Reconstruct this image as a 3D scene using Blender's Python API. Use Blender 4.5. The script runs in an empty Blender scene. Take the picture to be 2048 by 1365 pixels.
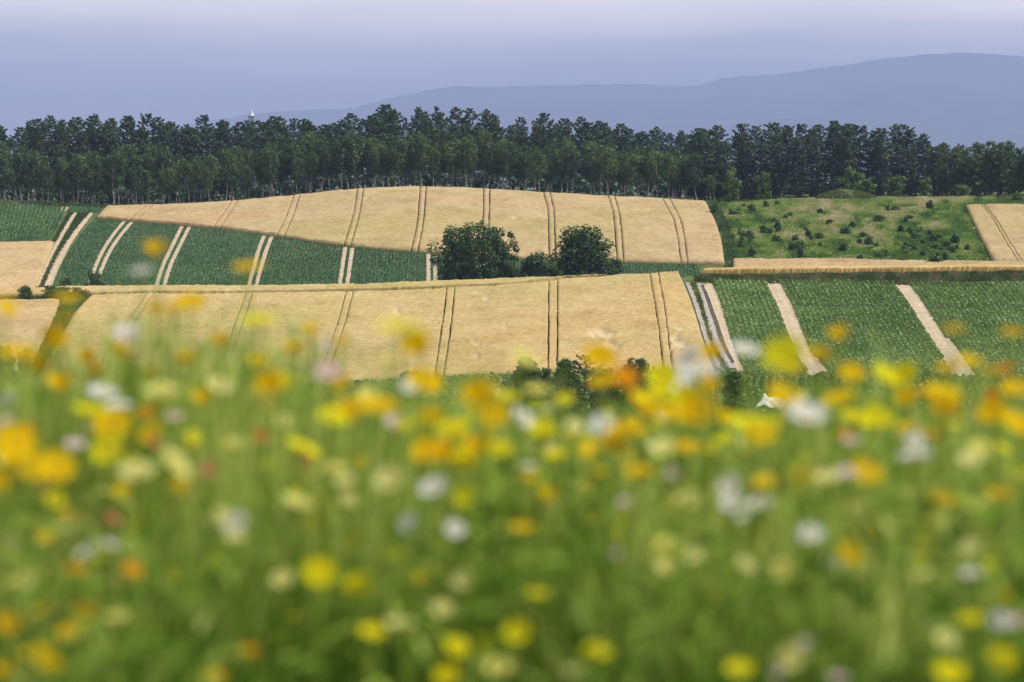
import bpy, math, random
import numpy as np

rng = np.random.default_rng(11)
random.seed(11)
R = math.radians

# ---------------------------------------------------------------- camera, sky, sun, exposure
F, CX, CY, YH, CZ = 5688.9, 1024.0, 682.5, 330.0, 1.25      # telephoto, in pixels of the photograph
PITCH = math.atan((CY - YH) / F)
SC = bpy.context.scene
COL = SC.collection
cam = bpy.data.objects.new('camera', bpy.data.cameras.new('camera'))
COL.objects.link(cam)
cam.location = (0, 0, CZ)
cam.rotation_euler = (math.pi / 2 - PITCH, 0, 0)
cam.data.lens, cam.data.sensor_width = 100, 36
cam.data.clip_start, cam.data.clip_end = 0.3, 80000
cam.data.dof.use_dof = True
cam.data.dof.focus_distance = 420
cam.data.dof.aperture_fstop = 2.9
SC.camera = cam

SUN_EL, SUN_AZ = R(56), R(80)        # azimuth from +Y (view direction) towards +X (right)
W = bpy.data.worlds.new('World'); SC.world = W; W.use_nodes = True
nt = W.node_tree; nt.nodes.clear()
sky = nt.nodes.new('ShaderNodeTexSky'); sky.sky_type = 'NISHITA'; sky.sun_disc = False
sky.sun_elevation, sky.sun_rotation = SUN_EL, SUN_AZ
sky.altitude, sky.air_density, sky.dust_density, sky.ozone_density = 200, 1.0, 1.0, 2.0
bg = nt.nodes.new('ShaderNodeBackground'); bg.inputs['Strength'].default_value = 0.11
wo = nt.nodes.new('ShaderNodeOutputWorld')
# pale bank of cloud lying over the horizon all round, its lower edge soft and uneven
tc = nt.nodes.new('ShaderNodeTexCoord'); sx = nt.nodes.new('ShaderNodeSeparateXYZ')
mp = nt.nodes.new('ShaderNodeMapping'); mp.inputs['Scale'].default_value = (7, 7, 55)
nz = nt.nodes.new('ShaderNodeTexNoise'); nz.inputs['Scale'].default_value = 1.0; nz.inputs['Detail'].default_value = 4
off = nt.nodes.new('ShaderNodeMath'); off.operation = 'MULTIPLY_ADD'; off.inputs[1].default_value = 0.034
lo = nt.nodes.new('ShaderNodeMapRange'); lo.interpolation_type = 'SMOOTHSTEP'; lo.inputs[1].default_value = 0.040; lo.inputs[2].default_value = 0.085
hi = nt.nodes.new('ShaderNodeMapRange'); hi.interpolation_type = 'SMOOTHSTEP'; hi.inputs[1].default_value = 0.14; hi.inputs[2].default_value = 0.40
hi.inputs[3].default_value = 1.0; hi.inputs[4].default_value = 0.12
mu = nt.nodes.new('ShaderNodeMath'); mu.operation = 'MULTIPLY'
mx = nt.nodes.new('ShaderNodeMix'); mx.data_type = 'RGBA'
mx.inputs[7].default_value = (15.8, 14.3, 12.6, 1)
nt.links.new(tc.outputs['Generated'], mp.inputs[0]); nt.links.new(mp.outputs[0], nz.inputs[0])
nt.links.new(tc.outputs['Generated'], sx.inputs[0])
nt.links.new(nz.outputs[0], off.inputs[0]); nt.links.new(sx.outputs[2], off.inputs[2])
nt.links.new(off.outputs[0], lo.inputs[0]); nt.links.new(sx.outputs[2], hi.inputs[0])
nt.links.new(lo.outputs[0], mu.inputs[0]); nt.links.new(hi.outputs[0], mu.inputs[1]); nt.links.new(mu.outputs[0], mx.inputs[0])
nt.links.new(sky.outputs[0], mx.inputs[6]); nt.links.new(mx.outputs[2], bg.inputs[0]); nt.links.new(bg.outputs[0], wo.inputs[0])

sun = bpy.data.objects.new('sun', bpy.data.lights.new('sun', 'SUN')); COL.objects.link(sun)
sun.data.energy, sun.data.angle, sun.data.color = 4.6, R(0.6), (1, 0.95, 0.86)
sun.rotation_euler = (math.pi / 2 - SUN_EL, 0, math.pi - SUN_AZ)
HAZE_DENSITY, HAZE_COLOR = 8.2e-5, (0.50, 0.605, 1.0, 1)

SC.view_settings.view_transform = 'Standard'; SC.view_settings.look = 'None'
SC.view_settings.exposure, SC.view_settings.gamma = 0.1, 1.0
SC.render.engine = 'CYCLES'
SC.cycles.use_denoising = True
SC.cycles.max_bounces, SC.cycles.diffuse_bounces, SC.cycles.transmission_bounces = 5, 2, 4
SC.cycles.volume_bounces = 0
SC.cycles.caustics_reflective = SC.cycles.caustics_refractive = False

# ---------------------------------------------------------------- helpers
def tag(o, label=None, cat=None, group=None, kind=None):
    if label: o['label'] = label
    if cat: o['category'] = cat
    if group: o['group'] = group
    if kind: o['kind'] = kind
    return o

def np_mesh(name, V, Q, mats=(), rnd=None, extra=None, midx=None, smooth=False):
    V = np.asarray(V, np.float32); Q = np.asarray(Q, np.int32)
    k = Q.shape[1]
    me = bpy.data.meshes.new(name)
    me.vertices.add(len(V)); me.vertices.foreach_set('co', V.ravel())
    me.loops.add(Q.size); me.loops.foreach_set('vertex_index', Q.ravel())
    me.polygons.add(len(Q)); me.polygons.foreach_set('loop_start', np.arange(0, Q.size, k, dtype=np.int32))
    for m in mats: me.materials.append(m)
    if midx is not None: me.polygons.foreach_set('material_index', np.asarray(midx, np.int32))
    if smooth: me.polygons.foreach_set('use_smooth', np.ones(len(Q), bool))
    me.update(calc_edges=True)
    if rnd is not None:
        a = me.attributes.new('rnd', 'FLOAT', 'POINT'); a.data.foreach_set('value', np.asarray(rnd, np.float32))
    for kx, v in (extra or {}).items():
        a = me.attributes.new(kx, 'FLOAT', 'POINT'); a.data.foreach_set('value', np.asarray(v, np.float32))
    return me

def obj(name, me, parent=None, loc=None):
    o = bpy.data.objects.new(name, me); COL.objects.link(o)
    if parent is not None: o.parent = parent
    if loc is not None: o.location = loc
    return o

def empty(name, loc, rz=0.0, s=1.0):
    o = bpy.data.objects.new(name, None); COL.objects.link(o)
    o.empty_display_size = 0.2
    o.location = loc; o.rotation_euler = (0, 0, rz); o.scale = (s, s, s) if np.isscalar(s) else s
    return o

class Geo:
    """collects quads (triangles repeat their last vertex into their own list)"""
    def __init__(s): s.V, s.Q, s.n, s.r = [], [], 0, []
    def add(s, V, Q, r=0.5):
        V = np.asarray(V, float).reshape(-1, 3); Q = np.asarray(Q, int)
        s.V.append(V); s.Q.append(Q + s.n); s.n += len(V)
        s.r.append(np.full(len(V), r) if np.isscalar(r) else np.asarray(r))
    def mesh(s, name, mats, smooth=False):
        return np_mesh(name, np.concatenate(s.V), np.concatenate(s.Q), mats, np.concatenate(s.r), smooth=smooth)

def tube(path, rad, n=6):
    path = np.asarray(path, float); rad = np.asarray(rad, float)
    k = len(path); t = np.gradient(path, axis=0); t /= np.linalg.norm(t, axis=1)[:, None] + 1e-9
    ref = np.array([0, 1, 0.0]) if abs(t[0, 1]) < 0.8 else np.array([1.0, 0, 0])
    a = np.cross(t, ref); a /= np.linalg.norm(a, axis=1)[:, None]; b = np.cross(t, a)
    th = np.arange(n) * 2 * math.pi / n
    V = path[:, None] + rad[:, None, None] * (np.cos(th)[None, :, None] * a[:, None] + np.sin(th)[None, :, None] * b[:, None])
    i = np.arange(k - 1)[:, None] * n; j = np.arange(n)[None]; jn = (j + 1) % n
    Q = np.stack([i + j, i + jn, i + n + jn, i + n + j], -1).reshape(-1, 4)
    return V.reshape(-1, 3), Q

def leaf_quads(C, N, L, Wd, g):
    """rhombic leaves at C facing N, length L, width Wd"""
    n = len(C)
    N = N / (np.linalg.norm(N, axis=1)[:, None] + 1e-9)
    r = g.normal(size=(n, 3)); a = np.cross(N, r); a /= np.linalg.norm(a, axis=1)[:, None] + 1e-9
    b = np.cross(N, a)
    L = np.broadcast_to(L, n)[:, None] / 2; Wd = np.broadcast_to(Wd, n)[:, None] / 2
    V = np.stack([C - a * L, C + b * Wd - 0.15 * a * L + N * L * 0.18, C + a * L, C - b * Wd - 0.15 * a * L + N * L * 0.18], 1).reshape(-1, 3)
    Q = np.arange(4 * n).reshape(n, 4)
    return V, Q

def pchip(xk, yk, x):
    xk = np.asarray(xk, float); yk = np.asarray(yk, float); x = np.clip(x, xk[0], xk[-1])
    h = np.diff(xk); d = np.diff(yk) / h
    m = np.zeros(len(xk)); m[0], m[-1] = d[0], d[-1]
    s = d[:-1] * d[1:] > 0
    w1, w2 = 2 * h[1:] + h[:-1], h[1:] + 2 * h[:-1]
    with np.errstate(divide='ignore', invalid='ignore'):
        m[1:-1] = np.where(s, (w1 + w2) / (w1 / d[:-1] + w2 / d[1:]), 0)
    i = np.clip(np.searchsorted(xk, x) - 1, 0, len(h) - 1)
    t = (x - xk[i]) / h[i]
    return ((1 + 2 * t) * (1 - t) ** 2 * yk[i] + t * (1 - t) ** 2 * h[i] * m[i] + t * t * (3 - 2 * t) * yk[i + 1] + t * t * (t - 1) * h[i] * m[i + 1])

def poly(pts):                       # smooth curve through (x, y) pixels, y as a function of x
    p = np.array(sorted(pts), float); xt = np.arange(-700, 3300, 2.0); yt = pchip(p[:, 0], p[:, 1], xt)
    return lambda x: np.interp(x, xt, yt)

def guide(pts):                      # line in the fields: x as a function of row, linear beyond its ends
    p = np.array(sorted(pts, key=lambda q: q[1]), float); xs, ys = p[:, 0], p[:, 1]
    s0 = (xs[1] - xs[0]) / (ys[1] - ys[0]); s1 = (xs[-1] - xs[-2]) / (ys[-1] - ys[-2])
    y = np.arange(0, 1400, 1.0)
    t = pchip(ys, xs, y) + np.where(y < ys[0], (y - ys[0]) * s0, 0) + np.where(y > ys[-1], (y - ys[-1]) * s1, 0)
    return lambda q: np.interp(q, y, t)

def noise2(x, y, s, seed=0):         # smooth value noise
    g = np.random.default_rng(seed); T = g.random((64, 64))
    x = np.asarray(x) / s; y = np.asarray(y) / s
    i = np.floor(x).astype(int); j = np.floor(y).astype(int); fx = x - i; fy = y - j
    fx = fx * fx * (3 - 2 * fx); fy = fy * fy * (3 - 2 * fy)
    a = T[i % 64, j % 64]; b = T[(i + 1) % 64, j % 64]; c = T[i % 64, (j + 1) % 64]; d = T[(i + 1) % 64, (j + 1) % 64]
    return (a * (1 - fx) + b * fx) * (1 - fy) + (c * (1 - fx) + d * fx) * fy

# ---------------------------------------------------------------- lie of the land
cp, sp_ = math.cos(PITCH), math.sin(PITCH)
def row_slope(y): b = (CY - np.asarray(y, float)) / F; return (b * cp - sp_) / (cp + b * sp_)        # dz per metre of Y
def col_slope(x, y): b = (CY - np.asarray(y, float)) / F; return (np.asarray(x, float) - CX) / F / (cp + b * sp_)
def slope_row(s): b = (s * cp + sp_) / (cp - s * sp_); return CY - b * F
def col_px(u, y): b = (CY - np.asarray(y, float)) / F; return CX + u * F * (cp + b * sp_)

CROP = 0.8                                                         # crop height: the rows below are crop tops
A_row = poly([(-600, 790), (0, 780), (650, 762), (890, 746), (1050, 740), (1340, 736), (2048, 738), (2700, 740)])
B_row = poly([(-600, 596), (0, 592), (180, 587), (450, 585), (700, 581), (850, 576), (1000, 569), (1200, 561), (1330, 554), (1400, 557), (1450, 560), (2048, 566), (2700, 570)])
C_row = poly([(-600, 579), (0, 577), (180, 572), (450, 571), (700, 568), (850, 562), (1000, 557), (1200, 550), (1350, 544), (1420, 538), (1600, 536), (2048, 531), (2700, 528)])
T_row = poly([(-600, 404), (0, 400), (200, 409), (290, 409), (440, 402), (560, 392), (680, 380), (770, 374), (850, 372), (960, 376), (1100, 384), (1300, 395), (1412, 400), (1600, 392), (1800, 389), (2048, 388), (2700, 388)])
YK = np.array([-60, 0, 4, 9, 15, 30, 60, 120, 200, 240, 258, 300, 385, 396, 413, 432, 515, 600, 660, 760, 1000, 2000, 6000, 13000, 30000], float)

def build_table():
    ug = np.concatenate([np.linspace(-1.2, -0.3, 24), np.linspace(-0.29, 0.29, 388), np.linspace(0.3, 1.2, 24)])
    x = CX + ug * F
    z = np.zeros((len(YK), len(ug)))
    near = {-60: 0.3, 0: 0, 4: -0.02, 9: -0.3, 15: -1.0, 30: -3.0, 60: -7.2, 120: -14.5, 200: -21.2, 240: -22.3, 258: -22.2}
    for i, y in enumerate(YK):
        if y in near: z[i] = near[y]
    def put(y, row): z[list(YK).index(y)] = CZ + row_slope(row) * y - CROP
    T = T_row(x); C = C_row(x)
    put(300, A_row(x)); put(385, B_row(x)); put(396, C); put(413, C + 22); put(432, np.full_like(x, 580.0))
    put(515, 580 - 0.57 * (580 - T)); put(600, T)
    zt = z[list(YK).index(600)]
    for y, dz in ((660, 0.4), (760, -0.6), (1000, -6), (2000, -22), (6000, -45), (13000, -50), (30000, -55)):
        z[list(YK).index(y)] = (zt + dz) if y <= 1000 else dz - 8
    YG = np.concatenate([np.arange(-60, 240, 2.0), np.arange(240, 660, 0.5), np.arange(660, 1000, 5.0), np.geomspace(1000, 30000, 120)])
    Z = np.stack([pchip(YK, z[:, j], YG) for j in range(len(ug))], 1)
    return ug, YG, Z
UG, YG, ZG = build_table()

def zg(u, y):
    u = np.clip(np.asarray(u, float), UG[0], UG[-1]); y = np.clip(np.asarray(y, float), YG[0], YG[-1])
    j = np.clip(np.searchsorted(UG, u) - 1, 0, len(UG) - 2); i = np.clip(np.searchsorted(YG, y) - 1, 0, len(YG) - 2)
    fu = (u - UG[j]) / (UG[j + 1] - UG[j]); fy = (y - YG[i]) / (YG[i + 1] - YG[i])
    return (ZG[i, j] * (1 - fu) + ZG[i, j + 1] * fu) * (1 - fy) + (ZG[i + 1, j] * (1 - fu) + ZG[i + 1, j + 1] * fu) * fy
def ground(X, Y): return zg(np.asarray(X) / np.maximum(np.asarray(Y), 1.0), Y)

NEAR, MID, FAR = (300.0, 385.0), (385.0, 396.0), (432.0, 600.0)
LOW = (258.0, 300.0)
def dist(x, y, span, h):
    """distance at which a surface h above the ground shows at pixel (x, y), within a stretch of the hill"""
    x, y = np.broadcast_arrays(np.asarray(x, float), np.asarray(y, float))
    lo = np.full(x.shape, span[0]); hi = np.full(x.shape, span[1]); u = col_slope(x, y); s = row_slope(y)
    for _ in range(34):
        m = (lo + hi) / 2
        up = zg(u, m) + h - CZ < s * m
        lo = np.where(up, m, lo); hi = np.where(up, hi, m)
    return (lo + hi) / 2
def place(x, y, span, h=0.0):
    d = dist(x, y, span, h); X = col_slope(x, y) * d
    return np.stack(np.broadcast_arrays(X, d, ground(X, d)), -1)
def to_px(P):
    s = (P[..., 2] - CZ) / P[..., 1]; y = slope_row(s); return col_px(P[..., 0] / P[..., 1], y), y

# ---------------------------------------------------------------- materials
def new_mat(name):
    m = bpy.data.materials.new(name); m.use_nodes = True; t = m.node_tree; t.nodes.clear()
    return m, t, t.nodes.new('ShaderNodeOutputMaterial')

def ramp(t, stops):
    r = t.nodes.new('ShaderNodeValToRGB'); e = r.color_ramp.elements
    while len(e) < len(stops): e.new(0.5)
    for k, (p, c) in enumerate(stops): e[k].position = p; e[k].color = (*c, 1)
    return r

def pos_noise(t, scale, detail=3, rough=0.55, stretch=None):
    g = t.nodes.new('ShaderNodeNewGeometry'); n = t.nodes.new('ShaderNodeTexNoise')
    n.inputs['Scale'].default_value = scale; n.inputs['Detail'].default_value = detail; n.inputs['Roughness'].default_value = rough
    if stretch:
        m = t.nodes.new('ShaderNodeMapping'); m.inputs['Scale'].default_value = stretch
        t.links.new(g.outputs['Position'], m.inputs[0]); t.links.new(m.outputs[0], n.inputs['Vector'])
    else: t.links.new(g.outputs['Position'], n.inputs['Vector'])
    return n

def mixc(t, fac, a, b, mode='MIX'):
    m = t.nodes.new('ShaderNodeMix'); m.data_type = 'RGBA'; m.blend_type = mode
    for s, v in ((0, fac), (6, a), (7, b)):
        if hasattr(v, 'type'): t.links.new(v, m.inputs[s])
        else: m.inputs[s].default_value = v if s == 0 else (*v, 1)
    return m.outputs[2]

def leaf_mat(name, stops, transl=0.3, patch=(0.35, 0.35), gloss=0.06, objvar=0.35):
    """foliage: colour from a per-leaf value, drifting over the plant and from plant to plant"""
    m, t, out = new_mat(name)
    a = t.nodes.new('ShaderNodeAttribute'); a.attribute_name = 'rnd'
    n = pos_noise(t, patch[0]); oi = t.nodes.new('ShaderNodeObjectInfo')
    s1 = t.nodes.new('ShaderNodeMath'); s1.operation = 'MULTIPLY_ADD'; s1.inputs[1].default_value = patch[1] * 2; s1.inputs[2].default_value = -patch[1]
    t.links.new(n.outputs[0], s1.inputs[0])
    s2 = t.nodes.new('ShaderNodeMath'); s2.operation = 'ADD'; t.links.new(a.outputs['Fac'], s2.inputs[0]); t.links.new(s1.outputs[0], s2.inputs[1])
    s3 = t.nodes.new('ShaderNodeMath'); s3.operation = 'MULTIPLY_ADD'; s3.inputs[1].default_value = objvar; s3.inputs[2].default_value = -objvar / 2
    t.links.new(oi.outputs['Random'], s3.inputs[0])
    s4 = t.nodes.new('ShaderNodeMath'); s4.operation = 'ADD'; s4.use_clamp = True
    t.links.new(s2.outputs[0], s4.inputs[0]); t.links.new(s3.outputs[0], s4.inputs[1])
    r = ramp(t, stops); t.links.new(s4.outputs[0], r.inputs[0])
    d = t.nodes.new('ShaderNodeBsdfDiffuse'); tr = t.nodes.new('ShaderNodeBsdfTranslucent'); gl = t.nodes.new('ShaderNodeBsdfGlossy')
    gl.inputs['Roughness'].default_value = 0.45
    ms = t.nodes.new('ShaderNodeMixShader'); ms.inputs[0].default_value = transl
    mg = t.nodes.new('ShaderNodeMixShader'); mg.inputs[0].default_value = gloss
    t.links.new(r.outputs[0], d.inputs[0]); t.links.new(r.outputs[0], tr.inputs[0])
    t.links.new(d.outputs[0], ms.inputs[1]); t.links.new(tr.outputs[0], ms.inputs[2])
    t.links.new(ms.outputs[0], mg.inputs[1]); t.links.new(gl.outputs[0], mg.inputs[2]); t.links.new(mg.outputs[0], out.inputs[0])
    return m

def earth_mat(name, stops, scale=0.5, detail=6, bump=0.15, bscale=6, stretch=None, rough=0.95, fine=None, worn=None):
    m, t, out = new_mat(name)
    n = pos_noise(t, scale, detail, 0.65, stretch); r = ramp(t, stops); t.links.new(n.outputs[0], r.inputs[0])
    c = r.outputs[0]
    if fine:
        f = pos_noise(t, fine[0], 3); fr = ramp(t, [(0.3, (fine[1],) * 3), (0.7, (1.0,) * 3)]); t.links.new(f.outputs[0], fr.inputs[0])
        c = mixc(t, 1.0, c, fr.outputs[0], 'MULTIPLY')
    if worn:
        at = t.nodes.new('ShaderNodeAttribute'); at.attribute_name = 'rnd'; c = mixc(t, at.outputs['Fac'], c, worn)
    b = t.nodes.new('ShaderNodeBsdfPrincipled'); b.inputs['Roughness'].default_value = rough; b.inputs['Specular IOR Level'].default_value = 0.15
    t.links.new(c, b.inputs['Base Color'])
    if bump:
        n2 = pos_noise(t, bscale, 3); bp = t.nodes.new('ShaderNodeBump'); bp.inputs['Strength'].default_value = bump; bp.inputs['Distance'].default_value = 0.1
        t.links.new(n2.outputs[0], bp.inputs['Height']); t.links.new(bp.outputs[0], b.inputs['Normal'])
    t.links.new(b.outputs[0], out.inputs[0])
    return m

def wheat_mat(name, lo, mid, hi, lodge=(0.72, 0.6, 0.36)):
    m, t, out = new_mat(name)
    n1 = pos_noise(t, 0.09, 4, 0.6); n2 = pos_noise(t, 3.6, 4, 0.8); n3 = pos_noise(t, 0.6, 3, 0.6, (2.2, 0.6, 0.6))
    a = t.nodes.new('ShaderNodeAttribute'); a.attribute_name = 'rnd'
    add = t.nodes.new('ShaderNodeMath'); add.operation = 'ADD'
    def wsum(items):
        last = None
        for o, w in items:
            q = t.nodes.new('ShaderNodeMath'); q.operation = 'MULTIPLY_ADD'; q.inputs[1].default_value = w; t.links.new(o, q.inputs[0])
            if last is None: q.inputs[2].default_value = 0
            else: t.links.new(last, q.inputs[2])
            last = q.outputs[0]
        return last
    f = wsum([(n1.outputs[0], 0.28), (n2.outputs[0], 0.24), (n3.outputs[0], 0.2), (a.outputs['Fac'], 0.28)])
    r = ramp(t, [(0.3, lo), (0.5, mid), (0.7, hi)]); t.links.new(f, r.inputs[0])
    n4 = pos_noise(t, 0.022, 3, 0.5); r4 = ramp(t, [(0.36, (0.93, 0.98, 0.84)), (0.5, (1, 1, 1)), (0.64, (1.05, 0.98, 0.96))]); t.links.new(n4.outputs[0], r4.inputs[0])
    n5 = pos_noise(t, 0.16, 5, 0.7, (1.0, 0.45, 1.0)); r5 = ramp(t, [(0.3, (0.84, 0.82, 0.78)), (0.6, (1.04, 1.04, 1.04))]); t.links.new(n5.outputs[0], r5.inputs[0])
    cc = mixc(t, 1.0, mixc(t, 1.0, r.outputs[0], r4.outputs[0], 'MULTIPLY'), r5.outputs[0], 'MULTIPLY')
    al = t.nodes.new('ShaderNodeAttribute'); al.attribute_name = 'lodge'
    c = mixc(t, al.outputs['Fac'], cc, lodge)
    d = t.nodes.new('ShaderNodeBsdfDiffuse'); d.inputs['Roughness'].default_value = 0.6
    tr = t.nodes.new('ShaderNodeBsdfTranslucent'); ms = t.nodes.new('ShaderNodeMixShader'); ms.inputs[0].default_value = 0.12
    t.links.new(c, d.inputs[0]); t.links.new(c, tr.inputs[0]); t.links.new(d.outputs[0], ms.inputs[1]); t.links.new(tr.outputs[0], ms.inputs[2])
    t.links.new(ms.outputs[0], out.inputs[0])
    return m

def bark_mat(name, stops, scale=3.0, stretch=(1, 1, 0.4)):
    return earth_mat(name, stops, scale, 4, 0.3, 8, stretch)

M = {}
M['ground'] = earth_mat('verge_grass', [(0.3, (0.06, 0.095, 0.022)), (0.5, (0.11, 0.15, 0.04)), (0.7, (0.18, 0.19, 0.07))], 0.35, 6, 0.5, 3, fine=(1.7, 0.6))
M['soil'] = earth_mat('dry_soil', [(0.25, (0.42, 0.32, 0.20)), (0.5, (0.55, 0.44, 0.29)), (0.75, (0.66, 0.55, 0.39))], 0.5, 7, 0.6, 4, fine=(2.2, 0.7), worn=(0.40, 0.31, 0.21))
M['gravel'] = earth_mat('grey_gravel', [(0.3, (0.33, 0.29, 0.245)), (0.7, (0.50, 0.45, 0.39))], 1.2, 6, 0.5, 5, fine=(3, 0.75))
M['dark_soil'] = earth_mat('damp_soil', [(0.3, (0.06, 0.05, 0.035)), (0.7, (0.13, 0.11, 0.07))], 0.8, 6, 0.5, 4)
M['field_soil'] = earth_mat('crop_soil', [(0.3, (0.09, 0.085, 0.05)), (0.7, (0.17, 0.15, 0.09))], 0.8, 6, 0.5, 4)
M['slot'] = earth_mat('wheel_rut', [(0.3, (0.07, 0.075, 0.03)), (0.7, (0.15, 0.13, 0.06))], 0.8, 5, 0.4, 4)
M['wheat'] = wheat_mat('ripe_wheat', (0.44, 0.32, 0.125), (0.57, 0.435, 0.195), (0.70, 0.565, 0.30))
M['wheat_far'] = wheat_mat('ripe_wheat_upper', (0.43, 0.31, 0.155), (0.545, 0.41, 0.22), (0.65, 0.515, 0.305))
M['wheat_gold'] = wheat_mat('golden_wheat', (0.56, 0.39, 0.13), (0.68, 0.50, 0.19), (0.76, 0.60, 0.30))
M['crop_a'] = leaf_mat('potato_leaf', [(0.0, (0.06, 0.12, 0.026)), (0.4, (0.16, 0.265, 0.07)), (0.75, (0.31, 0.43, 0.155)), (1.0, (0.48, 0.58, 0.28))], 0.27, (0.05, 0.30), 0.02, 0)
M['crop_b'] = leaf_mat('beet_leaf', [(0.0, (0.036, 0.095, 0.036)), (0.5, (0.095, 0.205, 0.08)), (0.85, (0.165, 0.29, 0.125)), (1.0, (0.27, 0.39, 0.20))], 0.24, (0.045, 0.28), 0.02, 0)
M['corn'] = leaf_mat('corn_leaf', [(0.0, (0.05, 0.11, 0.018)), (0.5, (0.11, 0.21, 0.04)), (1.0, (0.20, 0.33, 0.09))], 0.25, (0.08, 0.15), 0.03, 0)
M['scrub'] = leaf_mat('scrub_grass', [(0.0, (0.08, 0.16, 0.03)), (0.22, (0.16, 0.27, 0.052)), (0.42, (0.28, 0.38, 0.08)), (0.62, (0.35, 0.38, 0.14)), (0.80, (0.46, 0.43, 0.205)), (1.0, (0.56, 0.50, 0.27))], 0.27, (0.09, 0.12), 0.02, 0)
M['scrub_dark'] = leaf_mat('bank_weeds', [(0.0, (0.05, 0.085, 0.024)), (0.5, (0.11, 0.145, 0.045)), (1.0, (0.26, 0.22, 0.12))], 0.2, (0.2, 0.3), 0.02, 0)
M['verge'] = leaf_mat('verge_blades', [(0.0, (0.05, 0.09, 0.02)), (0.5, (0.12, 0.17, 0.035)), (1.0, (0.28, 0.28, 0.09))], 0.25, (0.2, 0.3), 0.03, 0)
M['birch'] = leaf_mat('birch_leaf', [(0.0, (0.03, 0.066, 0.02)), (0.5, (0.06, 0.115, 0.03)), (1.0, (0.14, 0.205, 0.05))], 0.32, (0.22, 0.3), 0.03, 0.5)
M['pine'] = leaf_mat('pine_needle', [(0.0, (0.036, 0.07, 0.04)), (0.5, (0.065, 0.115, 0.066)), (1.0, (0.115, 0.175, 0.095))], 0.2, (0.2, 0.22), 0.03, 0.3)
M['oak'] = leaf_mat('tree_leaf', [(0.0, (0.024, 0.055, 0.012)), (0.5, (0.05, 0.105, 0.022)), (1.0, (0.115, 0.19, 0.042))], 0.25, (0.3, 0.25), 0.03, 0.2)
M['bush'] = leaf_mat('bush_leaf', [(0.0, (0.024, 0.056, 0.018)), (0.5, (0.05, 0.105, 0.03)), (1.0, (0.115, 0.185, 0.05))], 0.25, (0.4, 0.25), 0.03, 0.4)
M['shrub'] = leaf_mat('shrub_leaf', [(0.0, (0.05, 0.10, 0.018)), (0.5, (0.10, 0.19, 0.035)), (1.0, (0.20, 0.30, 0.065))], 0.3, (0.4, 0.25), 0.03, 0.3)
M['birch_bark'] = bark_mat('birch_bark', [(0.35, (0.08, 0.07, 0.065)), (0.52, (0.34, 0.32, 0.30)), (0.72, (0.56, 0.53, 0.50))], 1.2, (1, 1, 2.2))
M['pine_bark'] = bark_mat('pine_bark', [(0.3, (0.05, 0.035, 0.028)), (0.7, (0.12, 0.085, 0.065))])
M['bark'] = bark_mat('tree_bark', [(0.3, (0.04, 0.034, 0.026)), (0.7, (0.10, 0.085, 0.065))])
M['stem'] = leaf_mat('flower_stem', [(0.0, (0.16, 0.27, 0.025)), (1.0, (0.40, 0.50, 0.08))], 0.3, (2, 0.2), 0.0, 0.3)
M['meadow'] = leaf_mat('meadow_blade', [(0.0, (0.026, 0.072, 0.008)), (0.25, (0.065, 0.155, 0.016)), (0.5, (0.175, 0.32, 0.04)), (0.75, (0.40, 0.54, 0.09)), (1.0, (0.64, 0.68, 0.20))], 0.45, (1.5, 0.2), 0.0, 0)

def petal_mat(name, c, c2, transl=0.4):
    m, t, out = new_mat(name)
    oi = t.nodes.new('ShaderNodeObjectInfo'); col = mixc(t, oi.outputs['Random'], c, c2)
    n = pos_noise(t, 60, 2); rr = ramp(t, [(0.3, (0.85,) * 3), (0.7, (1,) * 3)]); t.links.new(n.outputs[0], rr.inputs[0])
    col = mixc(t, 1.0, col, rr.outputs[0], 'MULTIPLY')
    d = t.nodes.new('ShaderNodeBsdfDiffuse'); tr = t.nodes.new('ShaderNodeBsdfTranslucent'); ms = t.nodes.new('ShaderNodeMixShader'); ms.inputs[0].default_value = transl
    t.links.new(col, d.inputs[0]); t.links.new(col, tr.inputs[0]); t.links.new(d.outputs[0], ms.inputs[1]); t.links.new(tr.outputs[0], ms.inputs[2]); t.links.new(ms.outputs[0], out.inputs[0])
    return m
PET = {'O': petal_mat('golden_petal', (0.82, 0.50, 0.006), (0.85, 0.60, 0.008)),
       'Y': petal_mat('yellow_petal', (0.84, 0.72, 0.008), (0.82, 0.78, 0.02)),
       'D': petal_mat('orange_petal', (0.75, 0.22, 0.004), (0.80, 0.36, 0.006)),
       'P': petal_mat('lemon_petal', (0.80, 0.78, 0.16), (0.82, 0.80, 0.34)),
       'W': petal_mat('white_petal', (0.86, 0.86, 0.78), (0.88, 0.88, 0.86)),
       'K': petal_mat('pink_petal', (0.74, 0.52, 0.56), (0.76, 0.62, 0.66)),
       'R': petal_mat('red_petal', (0.45, 0.09, 0.09), (0.55, 0.16, 0.14))}
M['disc'] = earth_mat('flower_disc', [(0.3, (0.40, 0.22, 0.01)), (0.7, (0.62, 0.40, 0.03))], 80, 2, 0)
M['metal'] = earth_mat('pale_metal', [(0.3, (0.42, 0.44, 0.48)), (0.7, (0.52, 0.54, 0.58))], 2, 3, 0, rough=0.5)
M['grey_wall'] = earth_mat('grey_render', [(0.3, (0.16, 0.16, 0.18)), (0.7, (0.22, 0.22, 0.25))], 2, 3, 0.1)
M['sheet'] = earth_mat('white_sheet', [(0.3, (0.66, 0.64, 0.6)), (0.7, (0.8, 0.79, 0.77))], 1.5, 4, 0.2, rough=0.6)
M['hill'] = earth_mat('wooded_hill', [(0.35, (0.025, 0.045, 0.03)), (0.65, (0.06, 0.085, 0.05))], 0.004, 8, 0)

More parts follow.
